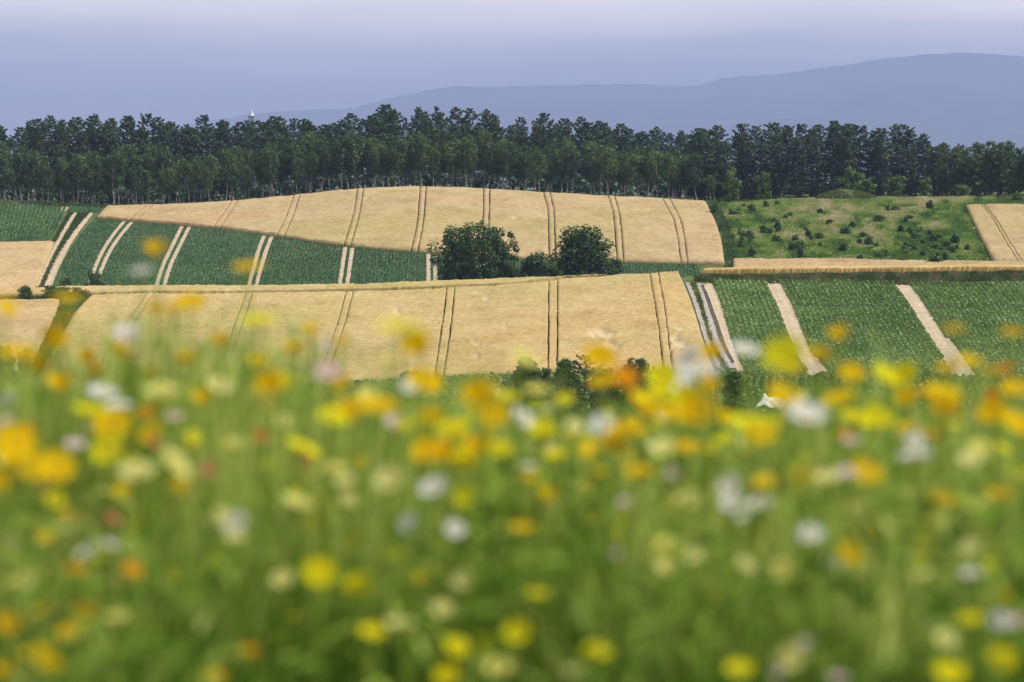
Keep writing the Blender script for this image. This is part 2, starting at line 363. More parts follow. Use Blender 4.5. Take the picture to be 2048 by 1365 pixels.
# ---------------------------------------------------------------- ground, hills, haze
def grid_quads(nr, nc):
    i = np.arange(nr - 1)[:, None] * nc; j = np.arange(nc - 1)[None]
    return np.stack([i + j, i + j + 1, i + nc + j + 1, i + nc + j], -1).reshape(-1, 4)

ys = np.concatenate([np.arange(-40, 20, 1.0), np.arange(20, 250, 3.0), np.arange(250, 640, 1.6), np.geomspace(640, 28000, 90)])
us = np.concatenate([np.linspace(-0.85, -0.24, 16)[:-1], np.linspace(-0.24, 0.24, 161), np.linspace(0.24, 0.85, 16)[1:]])
gx = us[None] * np.sqrt(ys[:, None] ** 2 + 900); gy = np.broadcast_to(ys[:, None], gx.shape)
gz = zg(np.clip(gx / np.maximum(gy, 30), -1, 1), gy)
g_o = obj('ground', np_mesh('ground', np.stack([gx, gy, gz], -1).reshape(-1, 3), grid_quads(len(ys), len(us)), [M['ground']], smooth=True))
tag(g_o, 'grassy rolling ground under the fields', 'ground', kind='structure')

def ridge(name, pts, D, front, back, seed, label, amp=0.12):
    rr = poly(pts); uu = np.linspace(pts[0][0], pts[-1][0], 260); vv = np.linspace(-1, 1, 60)
    top = row_slope(rr(uu)) * D + CZ
    X = ((uu - CX) / F)[None] * (D + np.where(vv < 0, front, back)[:, None] * vv[:, None]); Y = np.broadcast_to(D + (np.where(vv < 0, front, back) * vv)[:, None], X.shape)
    n = noise2(X, Y, 1300, seed) * 0.6 + noise2(X, Y, 480, seed + 1) * 0.3 + noise2(X, Y, 150, seed + 2) * 0.1
    pr = (1 - np.abs(vv)[:, None] ** 1.3)
    crest = np.exp(-(vv[:, None] / 0.05) ** 2)
    Z = -70 + (top[None] + 70) * pr * (1 - amp + 2 * amp * (n - 0.5) * (1 - crest) + amp * crest)
    Z += crest * (noise2(X * 1.0, Y * 0, 60, seed + 4)[:] - 0.5) * 14
    o = obj(name, np_mesh(name, np.stack([X, Y, Z], -1).reshape(-1, 3), grid_quads(60, 260), [M['hill']], smooth=True))
    return tag(o, label, 'mountain', kind='structure')
ridge('mountain', [(100, 320), (400, 245), (540, 224), (700, 215), (800, 191), (920, 171), (1000, 171), (1180, 168), (1300, 169), (1390, 170), (1440, 156), (1560, 146), (1700, 126), (1840, 108), (1930, 104), (2048, 113), (2300, 150), (2800, 240), (3200, 320)],
      22000, 6000, 4000, 5, 'long blue wooded mountain ridge fading in haze on the right')
ridge('foothill', [(1150, 330), (1400, 262), (1560, 236), (1700, 232), (1830, 250), (1960, 272), (2048, 268), (2300, 250), (2800, 320)],
      16500, 3000, 2500, 15, 'low hazy foothill in front of the mountain ridge')

def haze_box():
    m = bpy.data.materials.new('haze_air'); m.use_nodes = True; t = m.node_tree; t.nodes.clear()
    out = t.nodes.new('ShaderNodeOutputMaterial'); v = t.nodes.new('ShaderNodeVolumePrincipled')
    v.inputs['Color'].default_value = HAZE_COLOR; v.inputs['Density'].default_value = HAZE_DENSITY; v.inputs['Anisotropy'].default_value = 0.0
    t.links.new(v.outputs[0], out.inputs['Volume'])
    x0, x1, y0, y1, z0, z1 = -26000, 26000, -400, 29000, -90, 960
    V = [(x, y, z) for z in (z0, z1) for y in (y0, y1) for x in (x0, x1)]
    Q = [(0, 2, 3, 1), (4, 5, 7, 6), (0, 1, 5, 4), (2, 6, 7, 3), (0, 4, 6, 2), (1, 3, 7, 5)]
    tag(obj('haze', np_mesh('haze', V, Q, [m])), 'thin blue haze in the distant air', 'haze', kind='stuff')
haze_box()

# ---------------------------------------------------------------- farm tracks: strips of bare soil laid on the ground
def strip(name, line, y0, y1, span, width, mat, label, lift=0.09, h=0.0, kind='structure', cat='track', n=90, jit=0.12, seed=1):
    g = guide(line); yy = np.linspace(y0, y1, n)
    P = place(g(yy), yy, span, h)
    t = np.gradient(P, axis=0); t[:, 2] = 0; t /= np.linalg.norm(t, axis=1)[:, None] + 1e-9
    nrm = np.stack([t[:, 1], -t[:, 0]], 1)
    w = np.interp(np.linspace(0, 1, n), np.linspace(0, 1, len(width)), width) / 2 if not np.isscalar(width) else np.full(n, width / 2)
    gg = np.random.default_rng(seed)
    rows = []; wear = []; arc = np.concatenate([[0], np.cumsum(np.linalg.norm(np.diff(P[:, :2], axis=0), axis=1))])
    fs = (-1, -0.7, -0.5, -0.3, 0, 0.3, 0.5, 0.7, 1)
    for q, f in enumerate(fs):
        rag = noise2(arc, arc * 0 + 9 * q, 0.8, seed + 40) * 0.6 + noise2(arc, arc * 0 + 9 * q, 3.0, seed + 41) * 0.4 - 0.5
        ww = w * (f + (rag * jit * 3.2 if abs(f) == 1 else rag * 0.12))
        XY = P[:, :2] + nrm * ww[:, None]
        rows.append(np.stack([XY[:, 0], XY[:, 1], ground(XY[:, 0], XY[:, 1]) + lift - (0.05 if abs(f) == 0.5 else 0)], 1))
        wear.append(np.clip(noise2(arc, arc * 0 + 5 * q, 5.0, seed + 42) * 1.6 - 0.3, 0, 1) * (0.8 if abs(f) == 0.5 else 0.0))
    V = np.stack(rows, 1).reshape(-1, 3)
    return tag(obj(name, np_mesh(name, V, grid_quads(n, 9), [mat], np.stack(wear, 1).ravel(), smooth=True)), label, cat, kind=kind)

# left double farm track between the green fields
RUT1 = [(152, 424), (130, 460), (110, 495), (90, 535), (72, 575)]
RUT2 = [(184, 426), (160, 455), (135, 490), (112, 530), (92, 575)]
strip('farm_track', RUT1, 424, 574, FAR, [0.8, 0.9, 1.1, 1.3], M['soil'], 'left pale rut of the farm track beside the dark green field', seed=2)
strip('farm_track', RUT2, 427, 574, FAR, [0.9, 1.2, 1.5, 1.7], M['soil'], 'right pale rut of the farm track beside the dark green field', seed=3)
strip('farm_track', [(132, 414), (118, 432), (140, 430.5)][:2], 411, 424, FAR, 1.6, M['soil'], 'pale bare patch at the top of the left farm track', seed=4)
# right-hand tracks between the near wheat and the green field
G1 = [(1370, 553), (1390, 600), (1403, 640), (1415, 680), (1440, 735)]
G2 = [(1393, 553), (1408, 595), (1420, 640), (1432, 683), (1462, 735)]
G3 = [(1413, 565), (1430, 602), (1445, 642), (1457, 675), (1488, 740)]
strip('farm_track', G1, 556, 738, NEAR, [0.8, 0.75, 0.75], M['gravel'], 'left grey wheel rut beside the near wheat field', seed=5)
strip('farm_track', G2, 556, 738, NEAR, [0.9, 0.95, 1.0], M['gravel'], 'right grey wheel rut with a dark soil bank beside it', seed=6)
strip('farm_track', G3, 566, 745, NEAR, [1.2, 1.5, 1.7], M['soil'], 'pale soil lane along the left side of the right green field', seed=7, lift=0.10)
strip('soil_bank', [(1404, 572), (1420, 612), (1434, 652), (1447, 690), (1465, 725)], 572, 728, NEAR, [0.35, 0.55, 0.35], M['dark_soil'], 'narrow dark soil bank between grey rut and pale lane', lift=0.14, cat='bank', seed=8)
L1 = [(1547, 562), (1569, 605), (1589, 655), (1607, 698), (1632, 738)]
L2 = [(1802, 562), (1832, 602), (1862, 648), (1887, 685), (1920, 732)]
strip('farm_track', L1, 558, 750, (300.0, 389.0), [1.9, 2.2, 2.3], M['soil'], 'first pale soil lane crossing the right green field', seed=9, h=0.35)
strip('farm_track', L2, 560, 750, (300.0, 389.0), [2.1, 2.4, 2.4], M['soil'], 'second pale soil lane crossing the right green field', seed=10, h=0.35)
BEET = [[(250, 440), (229, 465), (206, 500), (188, 540), (176, 575)], [(264, 443), (241, 470), (218, 505), (202, 540), (190, 575)],
        [(365, 449), (345, 490), (326, 530), (312, 574)], [(381, 449), (360, 490), (341, 530), (327, 574)],
        [(531, 463), (517, 500), (506, 540), (497, 574)], [(546, 466), (531, 505), (519, 545), (511, 574)],
        [(692, 487), (685, 530), (679, 574)], [(706, 488), (700, 530), (694, 574)], [(857, 506), (857, 570)], [(871, 508), (871, 570)]]
BT = [440, 442, 449, 449, 464, 467, 487, 488, 507, 509]
for k, (ln, yt) in enumerate(zip(BEET, BT)):
    strip('wheel_track', ln, yt, 579, FAR, 0.74, M['soil'], '%s of the %s pair of pale wheel tracks in the dark green field' % (('left line', 'right line')[k % 2], ('first', 'second', 'third', 'fourth', 'fifth')[k // 2]), seed=20 + k, h=0.2)

# ---------------------------------------------------------------- standing crops
def field_cols(guides, spacing_m, y_ref, d_ref):
    """columns of a field as (guide index, blend to next guide)"""
    cols = []
    for i in range(len(guides) - 1):
        w = abs(guides[i + 1](y_ref) - guides[i](y_ref)) * d_ref / F
        n = max(1, int(round(w / spacing_m)))
        cols += [(i, k / n) for k in range(n)]
    return cols + [(len(guides) - 2, 1.0)]

def wheat(name, guides, ruts, bottom, top, span, mat, label, sp=0.3, dl=0.32, h=CROP, rut_w=0.27, lodged=(), seed=1, group=None, edge=0.55, faint=None):
    """a slab of standing wheat over the ground: uneven ears on top, stalk walls round its edge, wheel ruts cut right down"""
    gg = np.random.default_rng(seed)
    ym = float(bottom(guides[len(guides) // 2](600.0)) + top(guides[len(guides) // 2](600.0))) / 2
    dref = (span[0] + span[1]) / 2
    cols = [(i, w, 0.0, 0) for i, w in field_cols(guides, sp, ym, dref)]
    keep = []
    for (i, w, _, _) in cols:                       # leave out ordinary columns that fall into a rut
        bad = False
        if w in (0.0, 1.0):
            k = i + int(w)
            bad = k in ruts
        keep.append(not bad)
    cols = [c for c, k in zip(cols, keep) if k]
    e = 0.03
    for k in ruts:
        i, w = (k, 0.0) if k < len(guides) - 1 else (k - 1, 1.0)
        hw = rut_w / 2 * (faint.get(k, 1.0) if faint else 1.0)
        cols += [(i, w, -hw - e, 0), (i, w, -hw + e, 1), (i, w, hw - e, 1), (i, w, hw + e, 0)]
    def gx_(c, y): i, w, off, _ = c; return guides[i](y) * (1 - w) + guides[i + 1](y) * w
    GY = np.arange(300, 900, 1.0); GT = np.stack([np.asarray(g(GY)) for g in guides])
    CI = np.array([c[0] for c in cols]); CW = np.array([c[1] for c in cols])
    def gcol(y):                                    # pixel columns of all field columns at rows y
        k = np.clip(np.asarray(y, float) - 300, 0, 598.99); i = k.astype(int); f = k - i
        a = GT[CI, i] * (1 - f) + GT[CI, i + 1] * f; b = GT[CI + 1, i] * (1 - f) + GT[CI + 1, i + 1] * f
        return a * (1 - CW) + b * CW
    yb = np.full(len(cols), 600.0); yt = np.full(len(cols), 420.0)
    for _ in range(9): yb = bottom(gcol(yb)); yt = top(gcol(yt))
    ends = np.stack([yb, yt], 1)
    order = sorted(range(len(cols)), key=lambda q: float(gx_(cols[q], ym)) + cols[q][2] * F / dref)
    cols = [cols[q] for q in order]; ends = ends[order]; CI = CI[order]; CW = CW[order]
    nr = 0; xs = []
    d0 = dist(gcol(ends[:, 0]), ends[:, 0], span, h); d1 = dist(gcol(ends[:, 1]), ends[:, 1], span, h)
    nr = int(np.max(d1 - d0) / dl) + 2
    tt = np.linspace(0, 1, nr)
    low = np.tile(np.array([bool(c[3]) for c in cols]), (nr, 1))
    d = d0[None] + (d1 - d0)[None] * tt[:, None]; y = ends[None, :, 0] + (ends[:, 1] - ends[:, 0])[None] * tt[:, None]
    for _ in range(5): u = col_slope(gcol(y), y); y = slope_row((zg(u, d) + h - CZ) / d)
    offs = np.array([c[2] for c in cols])
    wob = (0.10 * (noise2(d, d * 0 + CI[None] * 7.3, 3.0, seed + 11) - 0.5)) * (offs != 0)
    thin = np.clip(0.08 + 1.1 * (0.5 * noise2(d, d * 0 + CI[None] * 3.7, 1.1, seed + 12) + 0.5 * noise2(d, d * 0 + CI[None] * 3.7, 9.0, seed + 13)), 0.1, 1.0)      # the rut closes up here and there
    P = np.stack([col_slope(gcol(y), y) * d + offs * np.where(offs != 0, thin, 1) + wob, d], -1)
    X, Y = P[..., 0], P[..., 1]
    lod = np.zeros(X.shape)
    px, py = to_px(np.stack([X, Y, ground(X, Y) + h], -1))
    for (lx, ly, rx, ry, s) in lodged:
        q = ((px - lx) / rx) ** 2 + ((py - ly) / ry) ** 2
        lod = np.maximum(lod, np.clip(1.25 - q + (noise2(px, py, 9, seed + 9) - 0.5) * 2.2, 0, 1) * s)
    hh = h + (noise2(X, Y, 7.0, seed + 1) - 0.5) * 0.14 + (noise2(X, Y, 2.6, seed) - 0.5) * 0.14 + (noise2(X, Y, 0.9, seed + 3) - 0.5) * 0.10 + (gg.random(X.shape) - 0.5) * 0.13
    hh = hh * (1 - 0.55 * lod * (0.6 + 0.8 * noise2(X, Y, 0.8, seed + 7)))
    hh = np.where(low, 0.06 + 1.0 * np.clip(noise2(X, Y, 2.4, seed + 5) - 0.58, 0, 1), hh)
    inner = np.ones(X.shape, bool); inner[0] = inner[-1] = False; inner[:, 0] = inner[:, -1] = False
    hh[0] *= edge; hh[1] *= (1 + edge) / 2;  hh[:, 0] *= 0.7; hh[:, -1] *= 0.7
    X = X + np.where(inner & ~low, (gg.random(X.shape) - 0.5) * 0.06, 0); Y = Y + np.where(inner, (gg.random(X.shape) - 0.5) * 0.14, (gg.random(X.shape) - 0.5) * 0.3)
    Z = ground(X, Y) + hh
    nc = len(cols); V = np.stack([X, Y, Z], -1).reshape(-1, 3); Q = grid_quads(nr, nc)
    lq = (low[:-1, :-1] | low[1:, :-1]) & (low[:-1, 1:] | low[1:, 1:])
    midx = np.where(lq.ravel(), 1, 0)
    rnd = gg.random(len(V)); lod = lod.ravel(); edge_v = (~inner).ravel(); rnd[edge_v] = 0.45 + 0.15 * rnd[edge_v]
    idx = np.arange(nr * nc).reshape(nr, nc)
    loop = np.concatenate([idx[0], idx[1:, -1], idx[-1, -2::-1], idx[-2:0:-1, 0]])
    base = V[loop].copy(); base[:, 2] = ground(base[:, 0], base[:, 1]) - 0.05; base[:, :2] += (gg.random((len(base), 2)) - 0.5) * 0.08
    k0 = len(V); n = len(loop); kk = np.arange(n)
    Q = np.concatenate([Q, np.stack([loop, k0 + kk, k0 + (kk + 1) % n, loop[(kk + 1) % n]], 1)])
    V = np.concatenate([V, base]); rnd = np.concatenate([rnd, 0.4 + 0.15 * gg.random(n)]); lod = np.concatenate([lod, np.zeros(n)]); midx = np.concatenate([midx, np.zeros(n, int)])
    o = obj(name, np_mesh(name, V, Q, [mat, M['slot']], rnd, {'lodge': lod}, midx))
    return tag(o, label, 'wheat', group, 'stuff')

def V_(x0, x1=None): return lambda y: x0 + 0 * np.asarray(y, float)
def near_top(x): return B_row(x) + 1.5 + (C_row(x) - B_row(x) - 1.5) * np.clip((x - 1000) / 250, 0, 1)
near_g = [guide([(186, 583), (152, 620), (127, 660), (90, 720), (60, 770)]),
          guide([(292, 588), (255, 640), (225, 685), (180, 760)]), guide([(305, 588), (270, 640), (240, 685), (196, 760)]),
          guide([(490, 590), (465, 660), (448, 705), (424, 765)]), guide([(503, 590), (480, 660), (463, 705), (440, 765)]),
          guide([(692, 585), (670, 660), (640, 740)]), guide([(706, 585), (685, 660), (656, 740)]),
          guide([(893, 580), (886, 640), (878, 690), (870, 742)]), guide([(909, 577), (903, 640), (896, 690), (888, 742)]),
          guide([(1097, 570), (1097, 640), (1096, 735)]), guide([(1115, 568), (1115, 640), (1114, 735)]),
          guide([(1301, 557), (1312, 620), (1322, 690), (1326, 735)]), guide([(1319, 557), (1330, 620), (1339, 690), (1346, 735)]),
          guide([(1362, 553), (1382, 600), (1395, 640), (1407, 680), (1427, 735)])]
wheat('wheat_crop', near_g, list(range(1, 13)), lambda x: A_row(x) + 0.5, near_top, (300.0, 396.0), M['wheat'],
      'broad golden near wheat field with dark wheel ruts, behind the flowers',
      lodged=[(1205, 668, 20, 12, 1), (1213, 690, 22, 10, 1), (1357, 655, 12, 5, .9), (1354, 685, 16, 14, 1), (962, 584, 14, 5, .7), (975, 597, 8, 4, .6), (797, 622, 8, 9, .8), (955, 685, 8, 6, .6), (952, 712, 6, 6, .7), (1010, 655, 6, 6, .5), (1215, 567, 12, 3, .5), (1265, 610, 6, 4, .4)], seed=31, faint={1: .3, 2: .3, 3: .34, 4: .34, 5: .5, 6: .5})
# headland strip of wheat along the crest
wheat('wheat_crop', [V_(-80), V_(176, 176), V_(500, 500), V_(900, 900), V_(1215)], [], lambda x: np.maximum(near_top(x) - 6, C_row(x) + 0.4), lambda x: C_row(x), (386.2, 396.0), M['wheat'],
      'narrow headland strip of wheat along the crest above the near wheat field', sp=0.3, dl=0.4, seed=32, edge=0.85)
wheat('wheat_crop', [V_(-70, -70), V_(60, 60), guide([(118, 598), (104, 640), (85, 680), (66, 720)])], [], lambda x: 770 + 0 * x, lambda x: B_row(x) + 8, NEAR, M['wheat_far'],
      'small wheat field at the left edge, left of the weedy ditch', sp=0.35, dl=0.4, seed=33)
wheat('wheat_crop', [guide([(1398, 548), (1405, 540)]), V_(1500, 1500), V_(1750, 1750), V_(2120, 2120)], [], lambda x: C_row(x) + 1.5, lambda x: C_row(x) - 0.2 + 0 * x, (394.0, 403.0), M['wheat_gold'],
      'deep golden band of standing wheat above the weedy bank on the right', sp=0.14, dl=0.4, h=0.8, seed=34, edge=0.95)

up_top = poly([(150, 412), (195, 411.5), (290, 410), (440, 403), (560, 393), (680, 381), (770, 375), (850, 373), (960, 377), (1100, 385), (1300, 396), (1412, 401.5), (1500, 404)])
up_bot = poly([(150, 430), (195, 432), (330, 443), (440, 452), (560, 468), (700, 487), (860, 500), (1000, 508), (1100, 513), (1240, 518), (1449, 522), (1500, 523)])
up_g = [guide([(215, 408), (190, 436)]), guide([(292, 411), (258, 438)]), guide([(303, 411), (272, 440)]),
        guide([(462, 403), (447, 425), (428, 450)]), guide([(474, 402), (459, 425), (441, 452)]),
        guide([(586, 394), (574, 428), (555, 466)]), guide([(598, 393), (587, 428), (569, 468)]),
        guide([(714, 381), (708, 420), (689, 485)]), guide([(726, 380), (720, 420), (702, 487)]),
        guide([(840, 374), (835, 440), (823, 496)]), guide([(852, 374), (847, 440), (836, 498)]),
        guide([(967, 378), (966, 440), (963, 508)]), guide([(979, 378), (978, 440), (976, 509)]),
        guide([(1087, 385), (1096, 425), (1098, 512)]), guide([(1100, 386), (1108, 425), (1111, 513)]),
        guide([(1216, 391), (1227, 430), (1234, 517)]), guide([(1229, 392), (1240, 435), (1247, 518)]),
        guide([(1325, 397), (1349, 445), (1362, 519)]), guide([(1340, 398), (1364, 450), (1375, 520)]),
        guide([(1411, 401), (1430, 440), (1443, 480), (1449, 522)])]
wheat('wheat_crop', up_g, list(range(1, 19)), up_bot, up_top, FAR, M['wheat_far'],
      'long curved wheat field below the forest with paired dark wheel ruts', sp=0.45, dl=0.6, rut_w=0.32,
      lodged=[(1030, 435, 7, 4, .6), (730, 396, 7, 3, .6), (345, 427, 10, 3, .5), (1300, 455, 5, 3, .4)], seed=35, faint={1: .4, 2: .4, 3: .45, 4: .45, 5: .7, 6: .7, 7: .8, 8: .8})
wheat('wheat_crop', [V_(-70, -70), V_(40, 40), guide([(108, 482), (88, 530), (66, 578)])], [], lambda x: 579.5 + 0 * x, lambda x: 484 - 0.02 * x, FAR, M['wheat_far'],
      'small wheat field at the left edge below the dark green block', sp=0.45, dl=0.55, seed=36)
wheat('wheat_crop', [guide([(1466, 516), (1466, 540)]), V_(1700, 1700), V_(2120, 2120)], [], lambda x: 545 + 0 * x, poly([(1400, 516.5), (1620, 517), (1780, 520), (1960, 522), (2150, 524)]), FAR, M['wheat_far'],
      'thin pale wheat strip between the scrub meadow and golden band', sp=0.4, dl=0.5, seed=37)
wheat('wheat_crop', [guide([(1932, 408), (1952, 450), (1972, 490), (1990, 522)]), guide([(1964, 409), (1990, 445), (2010, 480), (2036, 522)]), guide([(1969, 409), (1996, 445), (2017, 480), (2044, 522)]), guide([(2120, 409), (2180, 522)])], [1, 2], lambda x: 520 + 0.02 * (x - 1960), lambda x: 408.5 + 0 * x, FAR, M['wheat_far'],
      'wheat field at the right edge with a diagonal light track', sp=0.42, dl=0.5, rut_w=0.32, seed=38)

def plant_field(name, guides, bottom, top, span, mat, label, row_sp, step, ph, leaf, nleaf, gaps=(), gap_w=0.5, seed=1, spread=0.3, h=None, up=0.6, cat='crop', jit=0.12, heights=None):
    """leafy crop sown in rows that follow the lie of the field; wheel tracks are left bare"""
    gg = np.random.default_rng(seed); h = ph if h is None else h
    mid = len(guides) // 2; ym = (float(bottom(guides[mid](550.0))) + float(top(guides[mid](550.0)))) / 2; dref = (span[0] + span[1]) / 2
    out = []
    for (i, w) in field_cols(guides, row_sp, ym, dref):
        f = lambda y: guides[i](y) * (1 - w) + guides[i + 1](y) * w
        yb = bottom(f(560.0)); yt = top(f(480.0))
        for _ in range(8): yb = bottom(f(yb)); yt = top(f(yt))
        if yb - yt < 1: continue
        a, b = float(dist(f(yb), yb, span, h)), float(dist(f(yt), yt, span, h))
        d = np.arange(a, b, step)
        if not len(d): continue
        d = d + (gg.random(len(d)) - 0.5) * step * 0.6
        y = np.full(len(d), float(yb))
        for _ in range(6): u = col_slope(f(y), y); y = slope_row((zg(u, d) + h - CZ) / d)
        X = col_slope(f(y), y) * d
        ok = np.ones(len(d), bool)
        for g in gaps: ok &= np.abs(X - col_slope(g(y), y) * d) > gap_w
        out.append(np.stack([X, d], 1)[ok])
    P = np.concatenate(out); P += (gg.random(P.shape) - 0.5) * jit
    n = len(P); C = np.repeat(P, nleaf, 0)
    th = gg.random(n * nleaf) * 2 * math.pi; rad = np.sqrt(gg.random(n * nleaf)) * spread
    vig = np.repeat(0.75 + 0.5 * noise2(P[:, 0], P[:, 1], 5, seed), nleaf) * np.repeat(0.85 + 0.3 * gg.random(n), nleaf)
    cx = C[:, 0] + np.cos(th) * rad; cy = C[:, 1] + np.sin(th) * rad
    cz = ground(cx, cy) + ph * vig * (0.35 + 0.65 * gg.random(n * nleaf)) * (1 - 0.5 * (rad / spread) ** 2)
    N = np.stack([np.cos(th) * rad / spread, np.sin(th) * rad / spread, np.full(len(th), up)], 1) + gg.normal(size=(len(th), 3)) * 0.45
    L = leaf * (0.7 + 0.6 * gg.random(len(th)))
    V, Q = leaf_quads(np.stack([cx, cy, cz], 1), N, L, L * 0.6, gg)
    rnd = np.repeat(np.clip(gg.beta(2, 2.5, len(th)) * 0.7 + 0.5 * (vig - 0.75) * 0.6 + 0.05, 0, 1), 4)
    o = obj(name, np_mesh(name, V, Q, [mat], rnd))
    return tag(o, label, cat, None, 'stuff')

def soil_under(name, guides, bottom, top, span, label):
    """bare earth sheet under a leafy crop"""
    nr, nc = 90, 60; rows = []
    for k in np.linspace(0, len(guides) - 1, nc):
        i = min(int(k), len(guides) - 2); w = k - i
        f = lambda y: guides[i](y) * (1 - w) + guides[i + 1](y) * w
        yb = bottom(f(560.0)); yt = top(f(480.0))
        for _ in range(8): yb = bottom(f(yb)); yt = top(f(yt))
        y = np.linspace(float(yb), float(yt), nr); rows.append(place(f(y), y, span, 0.3))
    V = np.stack(rows, 1).reshape(-1, 3); V[:, 2] += 0.015
    tag(obj(name, np_mesh(name, V, grid_quads(nr, nc), [M['field_soil']], smooth=True)), label, 'soil', kind='structure')

pot_g = [guide([(1431, 560), (1449, 610), (1464, 660), (1478, 700), (1500, 745)]), guide(L1), guide(L2), guide([(2075, 562), (2105, 602), (2135, 648), (2200, 740)])]
pot_b, pot_t = (lambda x: 752 + 0 * x), (lambda x: 557.5 + (x - 1430) * 0.006)
soil_under('field_soil', pot_g, pot_b, pot_t, (300.0, 389.0), 'bare soil under the right green field')
plant_field('potato_crop', pot_g, pot_b, pot_t, (300.0, 389.0), M['crop_a'], 'leafy green crop in the right field, parted by two pale lanes', 0.62, 0.38, 0.5, 0.36, 9, gaps=[pot_g[1], pot_g[2]], gap_w=1.2, seed=41, spread=0.34)
beet_top = poly([(150, 428), (195, 433), (330, 444), (440, 453), (560, 469), (700, 488), (860, 501), (1000, 509), (1100, 514), (1240, 519), (1400, 523)])
beet_g = [guide([(200, 428), (175, 455), (149, 490), (126, 530), (107, 576)])] + [guide(b) for b in BEET] + [guide([(1000, 509), (1002, 575)]), guide([(1180, 516), (1184, 575)]), guide([(1395, 522), (1400, 575)])]
soil_under('field_soil', beet_g, lambda x: 579 + 0 * x, beet_top, FAR, 'bare soil under the dark green field')
plant_field('beet_crop', beet_g, lambda x: 579 + 0 * x, beet_top, FAR, M['crop_b'], 'dark green row crop on the slope below the upper wheat, with pale wheel tracks', 0.66, 0.44, 0.32, 0.33, 5, gaps=[guide(b) for b in BEET], gap_w=0.48, seed=42, spread=0.27)
left_g = [V_(-80), guide([(40, 402), (20, 484)]), guide([(130, 412), (118, 440), (92, 484)])]
plant_field('beet_crop', left_g, lambda x: 482.5 - 0.02 * x, lambda x: 402 + 0.085 * x, FAR, M['crop_b'], 'dark green row crop block at the left edge below the forest', 0.7, 0.55, 0.32, 0.38, 4, seed=43, spread=0.28)
plant_field('beet_crop', [guide([(143, 412), (136, 420)]), guide([(206, 412), (190, 428)])], lambda x: 423 + 0 * x, lambda x: 411 + 0 * x, FAR, M['crop_b'], 'tiny green patch of crop at the top of the farm track', 0.6, 0.45, 0.4, 0.32, 6, seed=44, spread=0.3)
low_g = [guide([(-80, 740), (-160, 860)]), guide([(600, 740), (560, 860)]), guide([(1000, 740), (995, 860)]), guide([(1480, 740), (1500, 860)]), guide([(1800, 740), (1850, 860)]), guide([(2120, 740), (2200, 860)])]
plant_field('soy_crop', low_g[:4], lambda x: 850 + 0 * x, lambda x: A_row(x) + 2, LOW, M['crop_a'], 'bushy green crop in the valley below the near wheat', 0.8, 0.6, 0.75, 0.5, 7, seed=45, spread=0.42)
plant_field('corn_crop', low_g[3:], lambda x: 850 + 0 * x, lambda x: A_row(x) + 9, LOW, M['corn'], 'bright green corn rows in the valley below the right green field', 0.8, 0.4, 1.0, 0.5, 9, seed=46, spread=0.24)

# ---------------------------------------------------------------- grasses: banks, verges and the scrub meadow
def tufts(name, P, mat, label, hgt, leaf, nb, seed, rnd_f, cat='grass', wid=0.35):
    gg = np.random.default_rng(seed); n = len(P); C = np.repeat(P, nb, 0); m = n * nb
    hv = np.repeat(hgt if not np.isscalar(hgt) else np.full(n, hgt), nb) * (0.6 + 0.8 * gg.random(m))
    th = gg.random(m) * 2 * math.pi; ox = gg.normal(size=(m, 2)) * leaf * 0.5
    b = np.stack([C[:, 0] + ox[:, 0], C[:, 1] + ox[:, 1]], 1); z = ground(b[:, 0], b[:, 1])
    w = leaf * wid * (0.6 + 0.8 * gg.random(m)); dx, dy = np.cos(th) * w, np.sin(th) * w
    lean = gg.normal(size=(m, 2)) * hv[:, None] * 0.45
    V = np.stack([np.stack([b[:, 0] - dx, b[:, 1] - dy, z - 0.02], 1), np.stack([b[:, 0] + dx, b[:, 1] + dy, z - 0.02], 1),
                  np.stack([b[:, 0] + lean[:, 0] + dx * 0.5, b[:, 1] + lean[:, 1] + dy * 0.5, z + hv], 1), np.stack([b[:, 0] + lean[:, 0] - dx * 0.5, b[:, 1] + lean[:, 1] - dy * 0.5, z + hv * 0.93], 1)], 1).reshape(-1, 3)
    rnd = np.repeat(np.clip(np.repeat(rnd_f, nb) + (gg.random(m) - 0.5) * 0.25, 0, 1), 4)
    return tag(obj(name, np_mesh(name, V, np.arange(4 * m).reshape(m, 4), [mat], rnd)), label, cat, None, 'stuff')

def scatter(inside, x0, x1, y0, y1, span, dens, seed, h=0.2):
    """even scatter over the ground seen between those pixels (dens per square metre)"""
    gg = np.random.default_rng(seed)
    da, db = float(dist((x0 + x1) / 2, y1, span, h)), float(dist((x0 + x1) / 2, y0, span, h))
    ua, ub = (x0 - CX) / F * 1.02, (x1 - CX) / F * 1.02
    n = int(dens * (ub - ua) * (da + db) / 2 * (db - da))
    d = np.sqrt(da ** 2 + (db ** 2 - da ** 2) * gg.random(n)); u = ua + (ub - ua) * gg.random(n)
    P = np.stack([u * d, d, zg(u, d)], 1); Q = P.copy(); Q[:, 2] += h
    x, y = to_px(Q); return P[inside(x, y)], x[inside(x, y)], y[inside(x, y)]

